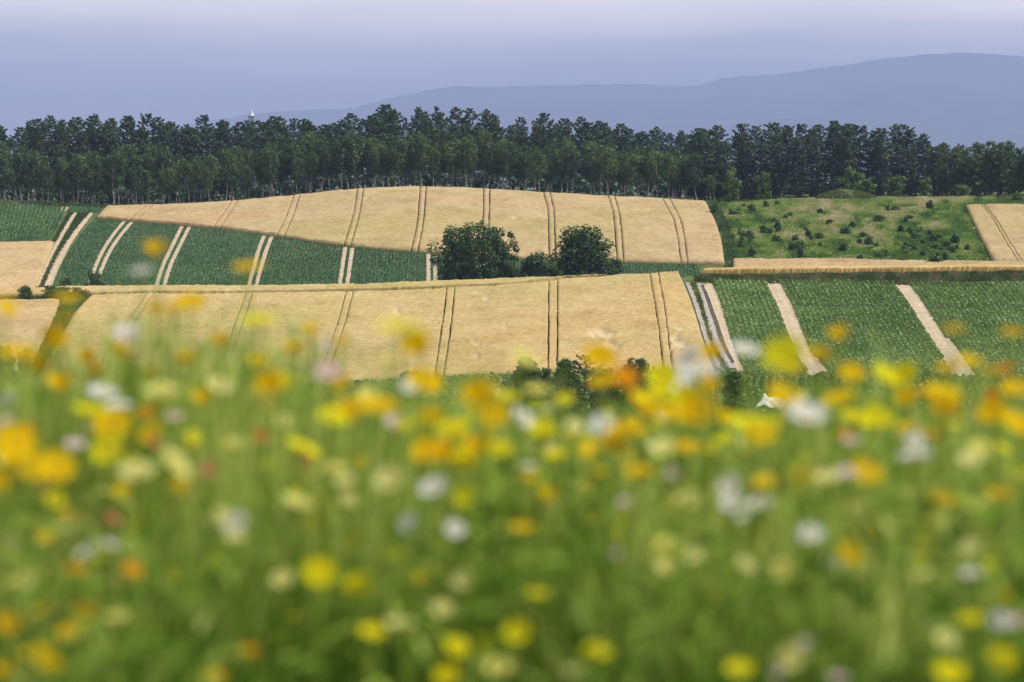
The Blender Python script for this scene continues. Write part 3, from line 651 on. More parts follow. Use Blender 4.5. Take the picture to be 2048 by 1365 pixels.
mead_l = guide([(1416, 402), (1434, 440), (1450, 480), (1456, 522)]); mead_r = guide([(1929, 404), (1948, 450), (1968, 490), (1986, 522)])
def in_mead(x, y): return (x > mead_l(y)) & (x < np.where(y < 408, 2150, mead_r(y))) & (y > 392) & (y < 518)
P, px, py = scatter(in_mead, 1400, 2150, 394, 520, FAR, 5.2, 51)
n1 = noise2(px, py * 3.2, 60, 52); n2 = noise2(px, py * 3, 22, 53); n3 = noise2(px, py * 2.6, 120, 54)
dry = np.exp(-((px - 1720) / 190) ** 2 - ((py - 437) / 36) ** 2) + 0.8 * np.exp(-((px - 1890) / 60) ** 2 - ((py - 405) / 9) ** 2)
lush = np.exp(-((px - 1500) / 70) ** 2) + np.exp(-((py - 508) / 9) ** 2) * (px < 1800)
rf = 0.36 + 0.75 * (n1 - 0.5) + 0.75 * (n2 - 0.5) * (0.5 + dry) + 0.46 * dry * (0.3 + 0.9 * n3) - 0.06 + 0.10 * lush * (n2 > 0.45)
rf = np.where(noise2(px, py * 3.5, 30, 88) > 0.72, rf - 0.28, rf)
tufts('scrub_grass', P, M['scrub'], 'rough meadow grass, green with straw-coloured patches, right of the upper wheat', 0.12 + 0.3 * n2, 0.46, 5, 55, np.clip(rf, 0.02, 1), wid=0.45)
P, px, py = scatter(lambda x, y: (x > 1390) & (y > C_row(x) + 11.5) & (y < B_row(x) + 4), 1385, 2150, 540, 575, (384.0, 396.5), 20, 56)
tufts('bank_weeds', P, M['scrub_dark'], 'dark weedy bank under the golden wheat band on the right', 0.16 + 0.2 * noise2(px, py, 30, 59), 0.34, 4, 57, 0.15 + 0.8 * noise2(px, py, 14, 58), 'weeds')
P, px, py = scatter(lambda x, y: (x > guide(G1)(y) - 3) & (x < guide(G2)(y) + 3) & (np.abs(x - guide(G1)(y)) > 6.5) & (np.abs(x - guide(G2)(y)) > 7.5) | (x < guide(G1)(y) - 6.5) & (x > near_g[-1](y) + 2), 1340, 1490, 556, 742, NEAR, 26, 59)
tufts('verge_grass', P, M['verge'], 'yellow-green grass strip between the grey wheel ruts', 0.25, 0.2, 5, 60, noise2(px, py, 8, 61))
P, px, py = scatter(lambda x, y: (x > guide(RUT1)(y) - 14) & (x < guide(RUT2)(y) + 4) & (np.abs(x - guide(RUT1)(y)) > 6) & (np.abs(x - guide(RUT2)(y)) > 7.5), 40, 220, 414, 576, FAR, 16, 62)
tufts('verge_grass', P, M['verge'], 'grass strip along the pale left farm track', 0.22, 0.22, 4, 63, 0.25 * noise2(px, py, 8, 64))
ditch = guide([(160, 588), (138, 620), (114, 655), (88, 700), (64, 740)])
P, px, py = scatter(lambda x, y: (np.abs(x - ditch(y)) < 15 + 10 * (noise2(y, y * 0, 14, 65) - 0.5)) & (y > 578), 20, 200, 578, 750, NEAR, 14, 66)
tufts('ditch_weeds', P, M['shrub'], 'weedy ditch running down left of the near wheat field', 0.45, 0.35, 6, 67, 0.2 + 0.6 * noise2(px, py, 10, 68), 'weeds')
P, px, py = scatter(lambda x, y: (x < 184) & (y > 584), -70, 195, 574, 604, (381.0, 396.0), 10, 69)
tufts('ditch_weeds', P, M['bush'], 'dark weedy hedge bank at the left edge between two wheat fields', 0.35, 0.35, 6, 70, 0.25 + 0.6 * noise2(px, py, 10, 71), 'weeds')
P, px, py = scatter(lambda x, y: (y > up_top(x) - 5) & (x < 1450), -60, 1450, 372, 412, (598.0, 606.0), 3.0, 72)
tufts('forest_verge', P, M['scrub_dark'], 'low dark weeds along the foot of the birches', 0.5, 0.4, 4, 73, 0.4 * noise2(px, py, 10, 74), 'weeds')
P, px, py = scatter(lambda x, y: (x > 860) & (x < 1400), 850, 1410, 545, 566, (424.0, 436.0), 4, 75)
tufts('weed_strip', P, M['corn'], 'bright green weed strip at the foot of the field trees', 0.7, 0.4, 5, 76, 0.3 + 0.5 * noise2(px, py, 8, 77), 'weeds')

# ---------------------------------------------------------------- trees
def clumped(g, cl, per, leaf, asp=0.62, shell=0.55, up=0.5):
    """leaves in clumps: cl rows of (x, y, z, rx, rz)"""
    cl = np.asarray(cl); k = np.repeat(np.arange(len(cl)), per); n = len(k)
    v = g.normal(size=(n, 3)); v /= np.linalg.norm(v, axis=1)[:, None]
    r = (shell + (1 - shell) * g.random(n) ** 0.6) * (0.75 + 0.5 * g.random(n))
    C = cl[k, :3] + v * r[:, None] * np.stack([cl[k, 3], cl[k, 3], cl[k, 4]], 1)
    N = v + np.array([0, 0, up]) + g.normal(size=(n, 3)) * 0.55
    L = leaf * (0.65 + 0.7 * g.random(n))
    V, Q = leaf_quads(C, N, L, L * asp, g)
    tone = np.clip(g.random(len(cl))[k] * 0.45 + g.random(n) * 0.5, 0, 1)
    return V, Q, np.repeat(tone, 4)

def birch(seed):
    g = np.random.default_rng(seed); h = 11.0
    z = np.linspace(0, h * 0.93, 9); bend = g.normal(size=2) * 0.35; lean = g.normal(size=2) * 0.05
    path = np.stack([lean[0] * z + bend[0] * np.sin(z / h * 3), lean[1] * z + bend[1] * np.sin(z / h * 3), z - 0.1], 1)
    t = Geo(); t.add(*tube(path, np.interp(z, [0, 1, h], [0.17, 0.13, 0.02]), 6))
    cl = []
    for q in range(30):
        f = 0.36 + 0.62 * ((q + g.random()) / 30)
        env = 2.15 * math.sin(math.pi * min(1, max(0.03, (f - 0.30) / 0.74))) ** 0.75
        a = g.random() * 6.283; r = env * (0.25 + 0.7 * math.sqrt(g.random()))
        c = np.array([np.interp(f * h, z, path[:, 0]), np.interp(f * h, z, path[:, 1]), f * h])
        e = c + np.array([math.cos(a) * r, math.sin(a) * r, 0.35 * r])
        if q % 2 == 0:
            s = c.copy(); s[2] -= 0.4 * r
            t.add(*tube([s, (s + e) / 2 + [0, 0, 0.1], e], [0.05, 0.03, 0.012], 4))
        cl.append((*e, 0.7 + 0.4 * g.random(), 0.65 + 0.45 * g.random()))
    c = Geo(); c.add(*clumped(g, cl, 78, 0.36))
    return t.mesh('trunk', [M['birch_bark']], True), c.mesh('crown', [M['birch']])

def pine(seed, low=0.25, wide=2.5):
    g = np.random.default_rng(seed); h = 20.0
    z = np.linspace(0, h * 0.985, 10); b = g.normal(size=2) * 0.25
    path = np.stack([b[0] * np.sin(z / h * 3), b[1] * np.sin(z / h * 3), z - 0.1], 1)
    t = Geo(); t.add(*tube(path, np.interp(z, [0, 1.5, h], [0.26, 0.21, 0.03]), 6))
    c = Geo(); C, N, L, T = [], [], [], []
    lev = low * h + 0.3
    while lev < h:
        f = (lev / h - low) / (1 - low)
        ln = wide * (1 - f ** 3.6) ** 0.62 * (0.55 + 0.45 * min(1, f * 5)) * (0.65 + 0.6 * g.random()) + 0.35
        nb = 5 + int(g.random() * 2); a0 = g.random() * 6.28; tone = g.random()
        for q in range(nb):
            if g.random() < 0.10: continue
            a = a0 + q * 6.283 / nb + g.normal() * 0.25; l = ln * (0.6 + 0.55 * g.random()); rise = 0.05 + 0.45 * f + g.normal() * 0.1
            dirv = np.array([math.cos(a), math.sin(a), 0]); o = np.array([np.interp(lev, z, path[:, 0]), np.interp(lev, z, path[:, 1]), lev])
            if l > 0.9: t.add(*tube([o, o + dirv * l * 0.5 + [0, 0, rise * l * 0.3], o + dirv * l * 0.92 + [0, 0, rise * l * 0.85]], [0.05, 0.035, 0.012], 3))
            m = int(18 + 13 * l); s = 0.22 + 0.8 * np.sqrt(g.random(m)); wv = np.array([-dirv[1], dirv[0], 0])
            p = o + dirv * (s * l)[:, None] + wv * (g.normal(size=m) * 0.26 * l * (1.15 - s))[:, None]
            p[:, 2] += rise * l * s ** 1.4 + g.normal(size=m) * 0.12 + 0.06
            C.append(p); N.append(np.tile([0, 0, 1.0], (m, 1)) + dirv * 0.35 + g.normal(size=(m, 3)) * 0.55); L.append(0.52 * (0.7 + 0.6 * g.random(m))); T.append(np.clip(0.25 + 0.35 * tone * g.random() + 0.35 * g.random(m) + 0.12 * f, 0, 1))
        lev += 0.62 + 0.25 * g.random()
    C, N, L, T = map(np.concatenate, (C, N, L, T))
    V, Q = leaf_quads(C, N, L, L * 0.6, g); c.add(V, Q, np.repeat(T, 4))
    return t.mesh('trunk', [M['pine_bark']], True), c.mesh('crown', [M['pine']])

def broadleaf(seed, h, wide, base, ncl, per, leaf, mat, skew=0.0, shape=1.0, multi=1, holes=0.0, peak=0.42, cone=False, crad=1.0):
    """spreading tree or shrub: trunk(s), forking limbs, clumps of leaves at the limb ends"""
    g = np.random.default_rng(seed); t = Geo(); cl = []
    for m in range(multi):
        a = g.random() * 6.28; off = np.array([math.cos(a), math.sin(a), 0]) * wide * 0.12 * (multi > 1)
        z = np.linspace(0, 0.75 * h, 7); lx = skew + g.normal() * 0.10; ly = g.normal() * 0.08
        path = np.stack([off[0] + lx * z + 0.12 * np.sin(z), off[1] + ly * z + 0.12 * np.cos(z * 1.1), z - 0.1], 1)
        t.add(*tube(path, np.interp(z / h, [0, 0.1, 0.75], [0.035 * h, 0.026 * h, 0.006 * h]), 7))
        for q in range(ncl // multi):
            f = base + (0.95 - base) * ((q + g.random()) / (ncl // multi))
            env = wide * (max(0.03, 1.0 - f) / 0.95) ** 0.62 if cone else wide * math.sqrt(max(0.02, 1 - ((f - peak) / max(0.58, peak)) ** 2)) ** shape
            a = q * 2.399 + g.normal() * 0.3; r = env * (0.35 + 0.62 * math.sqrt(g.random()))
            s = np.array([np.interp(min(f, 0.7) * h * 0.72, z, path[:, 0]), np.interp(min(f, 0.7) * h * 0.72, z, path[:, 1]), min(f, 0.7) * h * 0.72])
            e = np.array([s[0] + math.cos(a) * r, s[1] + math.sin(a) * r * 0.8, f * h])
            t.add(*tube([s, (s + e) / 2 + [0, 0, 0.06 * h], e], [0.011 * h, 0.007 * h, 0.003 * h], 4))
            rad = (0.16 + 0.10 * g.random()) * wide * crad
            cl.append((*e, rad, rad * 0.85))
            e2 = (s + e) / 2 + g.normal(size=3) * 0.2 * rad + [0, 0, 0.05 * h]
            if g.random() > holes: cl.append((*e2, rad * 0.9, rad * 0.8))
    c = Geo(); c.add(*clumped(g, cl, per, leaf))
    return t.mesh('trunk', [M['bark']], True), c.mesh('crown', [mat])

def plant_tree(name, meshes, loc, rz, s, label, cat, group=None):
    e = empty(name, loc, rz, s); obj('trunk', meshes[0], e); obj('crown', meshes[1], e)
    return tag(e, label, cat, group)

BIRCH = [birch(100 + k) for k in range(9)]
PINE = [pine(200 + k, 0.30, 2.7 + 0.15 * (k % 3)) for k in range(7)]
PINE_LOW = [pine(300 + k, 0.04, 3.3) for k in range(5)]
WOOD = [broadleaf(400 + k, 11.5, 2.9, 0.12, 44, 42, 0.42, M['birch'], shape=0.8) for k in range(5)]

ORD = ['first', 'second', 'third', 'fourth', 'fifth', 'sixth', 'seventh', 'eighth', 'ninth', 'tenth', 'eleventh', 'twelfth', 'thirteenth', 'fourteenth', 'fifteenth', 'sixteenth', 'seventeenth', 'eighteenth', 'nineteenth', 'twentieth']
SEG = [(200, 'above the left green block'), (440, 'above the wheat left tip'), (620, 'near the spire'), (820, 'left of the wheat crest'),
       (1000, 'above the upper wheat crest'), (1220, 'above the middle upper wheat'), (1440, 'above the upper wheat right end'),
       (1660, 'behind the meadow left half'), (1880, 'behind the meadow right half'), (9999, 'above the right-edge wheat')]
COUNT = {}
def seg_label(fmt, x):
    s = next(t for lim, t in SEG if x < lim); k = (fmt, s); COUNT[k] = COUNT.get(k, 0) + 1
    return fmt.format(ORD[min(COUNT[k] - 1, 19)], s)

SKYLINE = poly([(-200, 250), (0, 247), (100, 240), (200, 231), (330, 237), (450, 241), (510, 246), (560, 234), (700, 231), (760, 218), (850, 220), (920, 223), (1000, 232), (1100, 236), (1200, 236), (1250, 246), (1300, 256), (1380, 262), (1450, 260), (1500, 249), (1600, 250), (1700, 244), (1780, 249), (1850, 266), (1900, 285), (2300, 290)])
BTOP = poly([(-200, 312), (0, 310), (150, 318), (300, 316), (430, 312), (560, 296), (690, 280), (800, 284), (900, 280), (1000, 290), (1100, 294), (1200, 298), (1300, 306), (1400, 322), (1460, 340)])
gt = np.random.default_rng(77)
def tree_row(kind, x0, x1, step, d0, jit, pick, H0, topf, tdrop, name, fmt, cat, group, sxy=(0.72, 1.25)):
    x = x0
    while x < x1:
        xx = x + (gt.random() - 0.5) * step * 1.1; d = d0 + (gt.random() - 0.5) * jit
        u = (xx - CX) / F; X = u * d; z = float(zg(u, d))
        top = CZ + row_slope(float(topf(xx)) + tdrop[0] + gt.random() * tdrop[1]) * d
        s = max(0.45, float(top - z) / H0); w = s ** 0.6 * gt.uniform(*sxy)
        plant_tree(name, pick[int(gt.random() * len(pick))], (X, d, z), gt.random() * 6.28, (w, w, s), seg_label(fmt, xx), cat, group)
        x += step
BG, PG = 'birches along the forest edge', 'pines of the forest'
tree_row('b', -40, 1436, 30, 607, 5, BIRCH, 10.9, BTOP, (-10, 40), 'birch_tree', '{} front-row birch from the left, {}', 'birch tree', BG)
tree_row('b', -30, 1430, 30, 616, 5, BIRCH, 10.9, BTOP, (-12, 30), 'birch_tree', '{} second-row birch from the left, {}', 'birch tree', BG)
tree_row('b', -45, 1420, 34, 626, 5, BIRCH, 10.9, BTOP, (-22, 34), 'birch_tree', '{} birch from the left in the third row, {}', 'birch tree', BG)
tree_row('p', -40, 1470, 36, 642, 6, PINE, 19.8, SKYLINE, (20, 40), 'pine_tree', '{} pine from left just behind the birches, {}', 'pine tree', PG)
tree_row('p', -50, 1490, 31, 656, 8, PINE, 19.8, SKYLINE, (6, 32), 'pine_tree', '{} pine from the left in the middle rows, {}', 'pine tree', PG)
tree_row('p', -40, 1490, 27, 672, 8, PINE, 19.8, SKYLINE, (-5, 30), 'pine_tree', '{} tall skyline pine from the left, {}', 'pine tree', PG)
tree_row('p', -50, 1900, 44, 692, 8, PINE, 19.8, SKYLINE, (0, 24), 'pine_tree', '{} pine from left in the forest back, {}', 'pine tree', PG)
tree_row('p', 1425, 1880, 36, 618, 6, PINE_LOW, 19.8, SKYLINE, (10, 34), 'pine_tree', '{} bushy front pine from the left, {}', 'pine tree', PG, (0.9, 1.2))
tree_row('p', 1405, 1890, 32, 634, 6, PINE_LOW, 19.8, SKYLINE, (-3, 16), 'pine_tree', '{} tall pine from the left, {}', 'pine tree', PG)
WG = 'leafy trees at the right end of the forest'
WTOP = poly([(1850, 280), (1900, 284), (1960, 278), (2000, 276), (2048, 280), (2300, 284)])
tree_row('w', 1886, 2090, 34, 611, 5, WOOD, 11.6, WTOP, (12, 30), 'leafy_tree', '{} front leafy tree from the left, {}', 'tree', WG)
tree_row('w', 1884, 2100, 30, 622, 5, WOOD, 11.6, WTOP, (0, 14), 'leafy_tree', '{} tall leafy tree from the left, {}', 'tree', WG)
tree_row('w', 1890, 2100, 34, 640, 6, WOOD, 11.6, WTOP, (-2, 16), 'leafy_tree', '{} back leafy tree from the left, {}', 'tree', WG)
# dim undergrowth that closes the forest floor
gu = np.random.default_rng(78); cl = []
for k in range(1500):
    u = gu.uniform(-0.2, 0.2); d = gu.uniform(632, 650) if u < 0.075 else gu.uniform(622, 640)
    r = gu.uniform(0.8, 1.6); cl.append((u * d, d, float(zg(u, d)) + r * 0.7 + gu.random() * 2.6, r, r * 0.9))
for k in range(900):
    u = gu.uniform(-0.2, 0.2); d = gu.uniform(700, 716); r = gu.uniform(1.0, 1.8); cl.append((u * d, d, float(zg(u, d)) + r * 0.7 + gu.random() * 7.0, r, r * 0.9))
G = Geo(); G.add(*clumped(gu, cl, 18, 0.95)); tag(obj('undergrowth', G.mesh('undergrowth', [M['pine']])), 'dark undergrowth between the trunks inside the forest', 'undergrowth', None, 'stuff')

def px_tree(name, meshes, x, y_base, span, y_top, H0, label, cat, wpx=None, W0=None, group=None, rz=None, d=None):
    """plant so that foot and tip show at these rows; width in pixels optional"""
    d = float(dist(x, y_base, span, 0)) if d is None else d
    u = float(col_slope(x, y_base)); z = float(zg(u, d)); top = CZ + float(row_slope(y_top)) * d
    s = (top - z) / H0; w = s if wpx is None else wpx * d / F / W0
    return plant_tree(name, meshes, (u * d, d, z), gt.random() * 6.28 if rz is None else rz, (w, w, s), label, cat, group)

# field trees below the upper wheat
oakA = broadleaf(501, 8.0, 4.4, 0.10, 66, 90, 0.36, M['oak'], skew=-0.06, multi=3, holes=0.55, peak=0.5)
oakB = broadleaf(507, 8.0, 3.0, 0.08, 40, 90, 0.36, M['oak'], skew=0.05, multi=2, holes=0.6, peak=0.5)
oakC = broadleaf(504, 8.0, 4.6, 0.04, 84, 90, 0.36, M['oak'], multi=2, holes=0.3, cone=True)
shr = [broadleaf(510 + k, 3.0, 1.9, 0.08, 26, 70, 0.26, M['bush'], multi=3, crad=1.35) for k in range(4)]
shr_l = [broadleaf(520 + k, 3.0, 1.7, 0.08, 24, 60, 0.26, M['shrub'], multi=3) for k in range(3)]
px_tree('field_tree', oakA, 935, 562, FAR, 447, 8.1, 'large spreading dark green tree, left of the pair in mid-slope field', 'tree', 128, 8.6, rz=0.4, d=437)
px_tree('field_tree', oakB, 1000, 556, FAR, 452, 8.1, 'narrower dark tree merging with right side of the large spreading tree', 'tree', 92, 7.0, rz=1.2, d=439)
px_tree('field_tree', oakC, 1166, 552, FAR, 455, 8.1, 'rounded cone-shaped dark tree right of the large spreading tree', 'tree', 172, 8.4, rz=2.2, d=440)
px_tree('field_shrub', shr[0], 1060, 557, FAR, 502, 3.2, 'dark shrub between the two field trees', 'shrub', 84, 4.2, d=438)
px_tree('field_shrub', shr[1], 905, 563, FAR, 520, 3.2, 'dark shrub under left side of the large spreading tree', 'shrub', 62, 4.2, d=435)
px_tree('field_shrub', shr[2], 1222, 551, FAR, 515, 3.2, 'low shrub at the right foot of the cone-shaped field tree', 'shrub', 66, 4.2, d=441)
px_tree('field_shrub', shr_l[0], 1110, 554, FAR, 520, 3.2, 'low shrub at the left foot of the cone-shaped field tree', 'shrub', 52, 4.0, d=437)
px_tree('field_shrub', shr[3], 962, 562, FAR, 512, 3.2, 'dark shrub under the middle of the large spreading tree', 'shrub', 76, 4.2, d=435)
px_tree('field_shrub', shr[2], 1020, 558, FAR, 518, 3.2, 'dark shrub under right side of the large spreading tree', 'shrub', 60, 4.2, d=436)
px_tree('field_shrub', shr[1], 1180, 553, FAR, 515, 3.2, 'dark shrub under the middle of the cone-shaped field tree', 'shrub', 90, 4.2, d=436)
px_tree('field_shrub', shr[3], 187, 572, FAR, 541, 3.2, 'rounded dark shrub on the farm track side of dark green field', 'shrub', 44, 4.2, d=436)
px_tree('field_shrub', shr[1], 128, 573, FAR, 556, 3.2, 'low dark shrub at the foot of the left farm track', 'shrub', 34, 4.2, d=436)
px_tree('field_shrub', shr[2], 52, 586, MID, 570, 3.2, 'small dark shrub on the weedy bank at the left edge', 'shrub', 36, 4.2, d=384.5)
px_tree('field_shrub', shr[0], 118, 590, MID, 571, 3.2, 'wide dark shrub on the weedy bank above the left ditch', 'shrub', 84, 4.2, d=384.5)
px_tree('field_shrub', shr[3], 155, 596, MID, 574, 3.2, 'dark shrub at the corner where weedy ditch meets the crest', 'shrub', 44, 4.2, d=384)
# forest-edge shrubs on the right
for (x, yb, yt, w, sh, lab) in [(1465, 388, 334, 46, 0, 'pale green young tree at forest edge above left corner of scrub meadow'), (1528, 388, 340, 40, 1, 'pale green young tree at the forest edge, second from the meadow corner'),
        (1700, 388, 332, 60, 2, 'green leafy shrub tree behind the grassy mound'), (1735, 392, 358, 44, 0, 'bright yellow-green shrub at the right foot of the grassy mound'),
        (1790, 390, 350, 56, 1, 'wide leafy shrub at forest edge right of the grassy mound'), (1850, 390, 356, 40, 2, 'leafy shrub at the forest edge above the right meadow corner'),
        (1430, 432, 400, 26, 0, 'round bush at the top left corner of the scrub meadow'), (1925, 390, 368, 44, 1, 'low leafy shrub at the forest edge above the right-edge wheat'), (2035, 402, 384, 30, 2, 'small shrub in green verge at the right edge')]:
    px_tree('forest_edge_shrub', shr_l[sh], x, yb, FAR, yt, 3.1, lab, 'shrub', w, 3.8, d=(603 if yb < 393 else None), group='shrubs along the forest edge')
# grassy mound
uu, vv = np.meshgrid(np.linspace(-1, 1, 40), np.linspace(-1, 1, 24)); r2 = np.clip(1 - uu ** 2 - vv ** 2, 0, 1)
d = 596.0; Xc = float(col_slope(1690, 390)) * d; X = Xc + uu * 6.5; Y = d + vv * 4.0
Z = ground(X, Y) - 0.05 + r2 ** 0.8 * 1.9 * (0.85 + 0.4 * noise2(X, Y, 2, 91))
tag(obj('grassy_mound', np_mesh('grassy_mound', np.stack([X, Y, Z], -1).reshape(-1, 3), grid_quads(24, 40), [M['ground']], smooth=True)), 'low grassy mound at the forest edge', 'mound', kind='structure')
gm = np.random.default_rng(92); a = gm.random((2600, 2)) * 2 - 1; a = a[(a ** 2).sum(1) < 1]
mx_, my_ = Xc + a[:, 0] * 6.5, d + a[:, 1] * 4.0; mz = ground(mx_, my_) + np.clip(1 - (a ** 2).sum(1), 0, 1) ** 0.8 * 1.9
V, Q = leaf_quads(np.stack([mx_, my_, mz + 0.15], 1), gm.normal(size=(len(a), 3)) + [0, -0.3, 0.6], 0.5, 0.22, gm)
tag(obj('mound_grass', np_mesh('mound_grass', V, Q, [M['verge']], np.repeat(gm.random(len(a)) * 0.5, 4))), 'rough grass and weeds covering the mound', 'grass', None, 'stuff')

P, px, py = scatter(lambda x, y: np.abs(x - mead_l(y) - 5) < 9, 1400, 1480, 400, 535, FAR, 9, 86)
tufts('hedge_weeds', P, M['bush'], 'dark weedy strip along the right edge of the upper wheat', 0.5, 0.4, 6, 87, 0.3 + 0.6 * noise2(px, py, 9, 88), 'weeds')
# bushes dotted over the scrub meadow: (x, foot row, top row, width)
BUSH = [(1503, 420, 409, 18), (1463, 430, 420, 14), (1475, 428, 420, 14), (1532, 414, 403, 14), (1507, 422, 415, 12), (1555, 447, 441, 10), (1556, 462, 443, 18), (1528, 466, 453, 20), (1540, 465, 456, 16), (1479, 464, 457, 8), (1503, 473, 465, 12),
        (1617, 474, 462, 14), (1590, 481, 471, 18), (1622, 480, 473, 10), (1485, 482, 474, 12), (1480, 494, 482, 15), (1500, 485, 476, 10), (1584, 498, 488, 16), (1503, 512, 497, 16), (1600, 515, 498, 17), (1641, 492, 484, 11), (1686, 500, 487, 18), (1718, 488, 479, 14), (1737, 489, 477, 18), (1770, 509, 500, 13),
        (1858, 417, 403, 22), (1802, 461, 452, 15), (1812, 443, 437, 12), (1833, 475, 461, 24), (1860, 471, 462, 10), (1868, 481, 472, 22), (1845, 488, 480, 14), (1893, 492, 480, 24), (1912, 485, 470, 17), (1812, 496, 486, 12), (1828, 500, 489, 16), (1870, 499, 487, 20), (1845, 510, 502, 16), (1934, 500, 490, 14), (1906, 505, 494, 14), (1871, 529, 503, 34), (1890, 519, 508, 14), (1640, 425, 419, 14), (1775, 420, 413, 12), (1580, 432, 425, 12), (1690, 465, 457, 22), (1660, 447, 441, 18), (1720, 521, 511, 16)]
gk = np.random.default_rng(96)
for k in range(46):                    # thinner, paler scrub in loose thickets
    cx_, cy_ = [(1840, 480), (1900, 500), (1500, 480), (1600, 490), (1720, 490), (1540, 420), (1790, 450)][k % 7]
    x_, y_ = cx_ + gk.normal() * 34, float(np.clip(cy_ + gk.normal() * 13, 408, 514)); w_ = 9 + gk.random() ** 2 * 16
    if mead_l(y_) + 14 < x_ < mead_r(y_) - 12: BUSH.append((x_, y_, y_ - w_ * (0.35 + 0.35 * gk.random()), w_))
bm = [broadleaf(530 + k, 2.0, 1.0, 0.10, 22, 46, 0.24, M['bush'] if k < 3 else M['shrub'], multi=3, crad=1.7) for k in range(5)]
def where_bush(i):
    x, yb, yt, w = BUSH[i]
    sz = 'large ' if w >= 21 else ('small ' if w < 13 else '')
    o = sorted((q for q in range(len(BUSH)) if q != i), key=lambda q: (BUSH[q][0] - x) ** 2 + 6 * (BUSH[q][1] - yb) ** 2)
    hz = 'left' if x < 1560 else ('middle' if x < 1760 else 'right')
    vt = 'top' if yb < 435 else ('middle' if yb < 480 else 'bottom')
    return 'dark %sbush in the %s %s part of scrub meadow' % (sz, vt, hz), (hz, vt, sz)
cnt = {}
NB = 48
for i in sorted(range(len(BUSH)), key=lambda q: BUSH[q][0]):
    lab, key = where_bush(i)
    if i >= NB: lab = lab.replace('dark', 'pale green'); key = key + ('pale',)
    cnt[key] = cnt.get(key, 0) + 1
    x, yb, yt, w = BUSH[i]
    px_tree('meadow_bush', bm[i % 3 if i % 4 else 3] if i < NB else bm[3 + i % 2], x, yb + 3, FAR, yt - 2, 2.15, lab + ', %s from the left' % ORD[cnt[key] - 1], 'bush', w * 1.25, 2.7, group='bushes in the scrub meadow')

# young trees down in the valley in front of the near wheat
sap = [broadleaf(540 + k, 6.5, 2.0, 0.06, 60, 80, 0.30, M['oak'] if k != 1 else M['bush'], multi=2, cone=True) for k in range(3)]
yp = pine(560, 0.05, 4.0)
for (x, yt, w, me, H0, W0, lab) in [(1052, 708, 112, sap[0], 6.7, 4.2, 'bushy young tree in the valley, left of the near wheat middle ruts'), (1138, 712, 96, sap[2], 6.7, 4.2, 'slender pale young tree right of the middle wheel ruts'),
        (1172, 714, 72, yp, 20, 7.4, 'dark young conifer standing beside the slender pale tree'), (1272, 712, 100, sap[1], 6.7, 4.2, 'dark young tree in the valley below the lodged wheat'),
        (1466, 738, 80, sap[0], 6.7, 4.2, 'young tree at the lower end of the grey wheel ruts'), (1640, 738, 110, sap[2], 6.7, 4.2, 'rounded pale shrub tree at the lower end of first soil lane'),
        (824, 736, 84, sap[2], 6.7, 4.2, 'low tree below the fourth pair of ruts in the near wheat'), (508, 706, 90, sap[0], 6.7, 4.2, 'small dark tree in front of left part of near wheat'),
        (10, 684, 60, sap[2], 6.7, 4.2, 'dark tree at the left edge below the small wheat field'), (56, 693, 70, sap[1], 6.7, 4.2, 'dark young tree at the lower end of the weedy ditch'), (720, 758, 90, sap[1], 6.7, 4.2, 'low dark bush tree under the near wheat, left of centre'),
        (1215, 732, 100, sap[0], 6.7, 4.2, 'short bushy tree between dark conifer and the dark young tree'), (1095, 734, 100, sap[1], 6.7, 4.2, 'short dark bush tree left of the slender pale tree'), (1010, 752, 80, sap[2], 6.7, 4.2, 'short bush tree left of the bushy young tree'), (1325, 752, 80, sap[0], 6.7, 4.2, 'short bush tree right of the dark young tree')]:
    px_tree('valley_tree', me, x, 830, LOW, yt, H0, lab, 'tree', w, W0, group='young trees in the valley', d=246 + gt.random() * 8)

# white crumpled sheet left at the edge of the crop
gs = np.random.default_rng(93); a, b = np.meshgrid(np.linspace(0, 1, 26), np.linspace(0, 1, 18))
d = 262.0; Xc = float(col_slope(1540, 770)) * d; X = Xc + (a - 0.5) * 2.5 + (b - 0.5) * 0.7; Y = d + (b - 0.5) * 2.2
Z = ground(X, Y) + 0.85 + b * 0.7 + 0.55 * noise2(a * 10, b * 10, 2.0, 94) + 0.35 * noise2(a * 10, b * 10, 0.9, 95) - 0.6 * (np.abs(a - 0.5) * 2) ** 4
V = np.stack([X, Y, Z], -1).reshape(-1, 3); o = obj('plastic_sheet', np_mesh('plastic_sheet', V, grid_quads(18, 26), [M['sheet']]))
md = o.modifiers.new('thick', 'SOLIDIFY'); md.thickness = 0.03
tag(o, 'crumpled white sheet lying on the crop below the first soil lane', 'sheet')

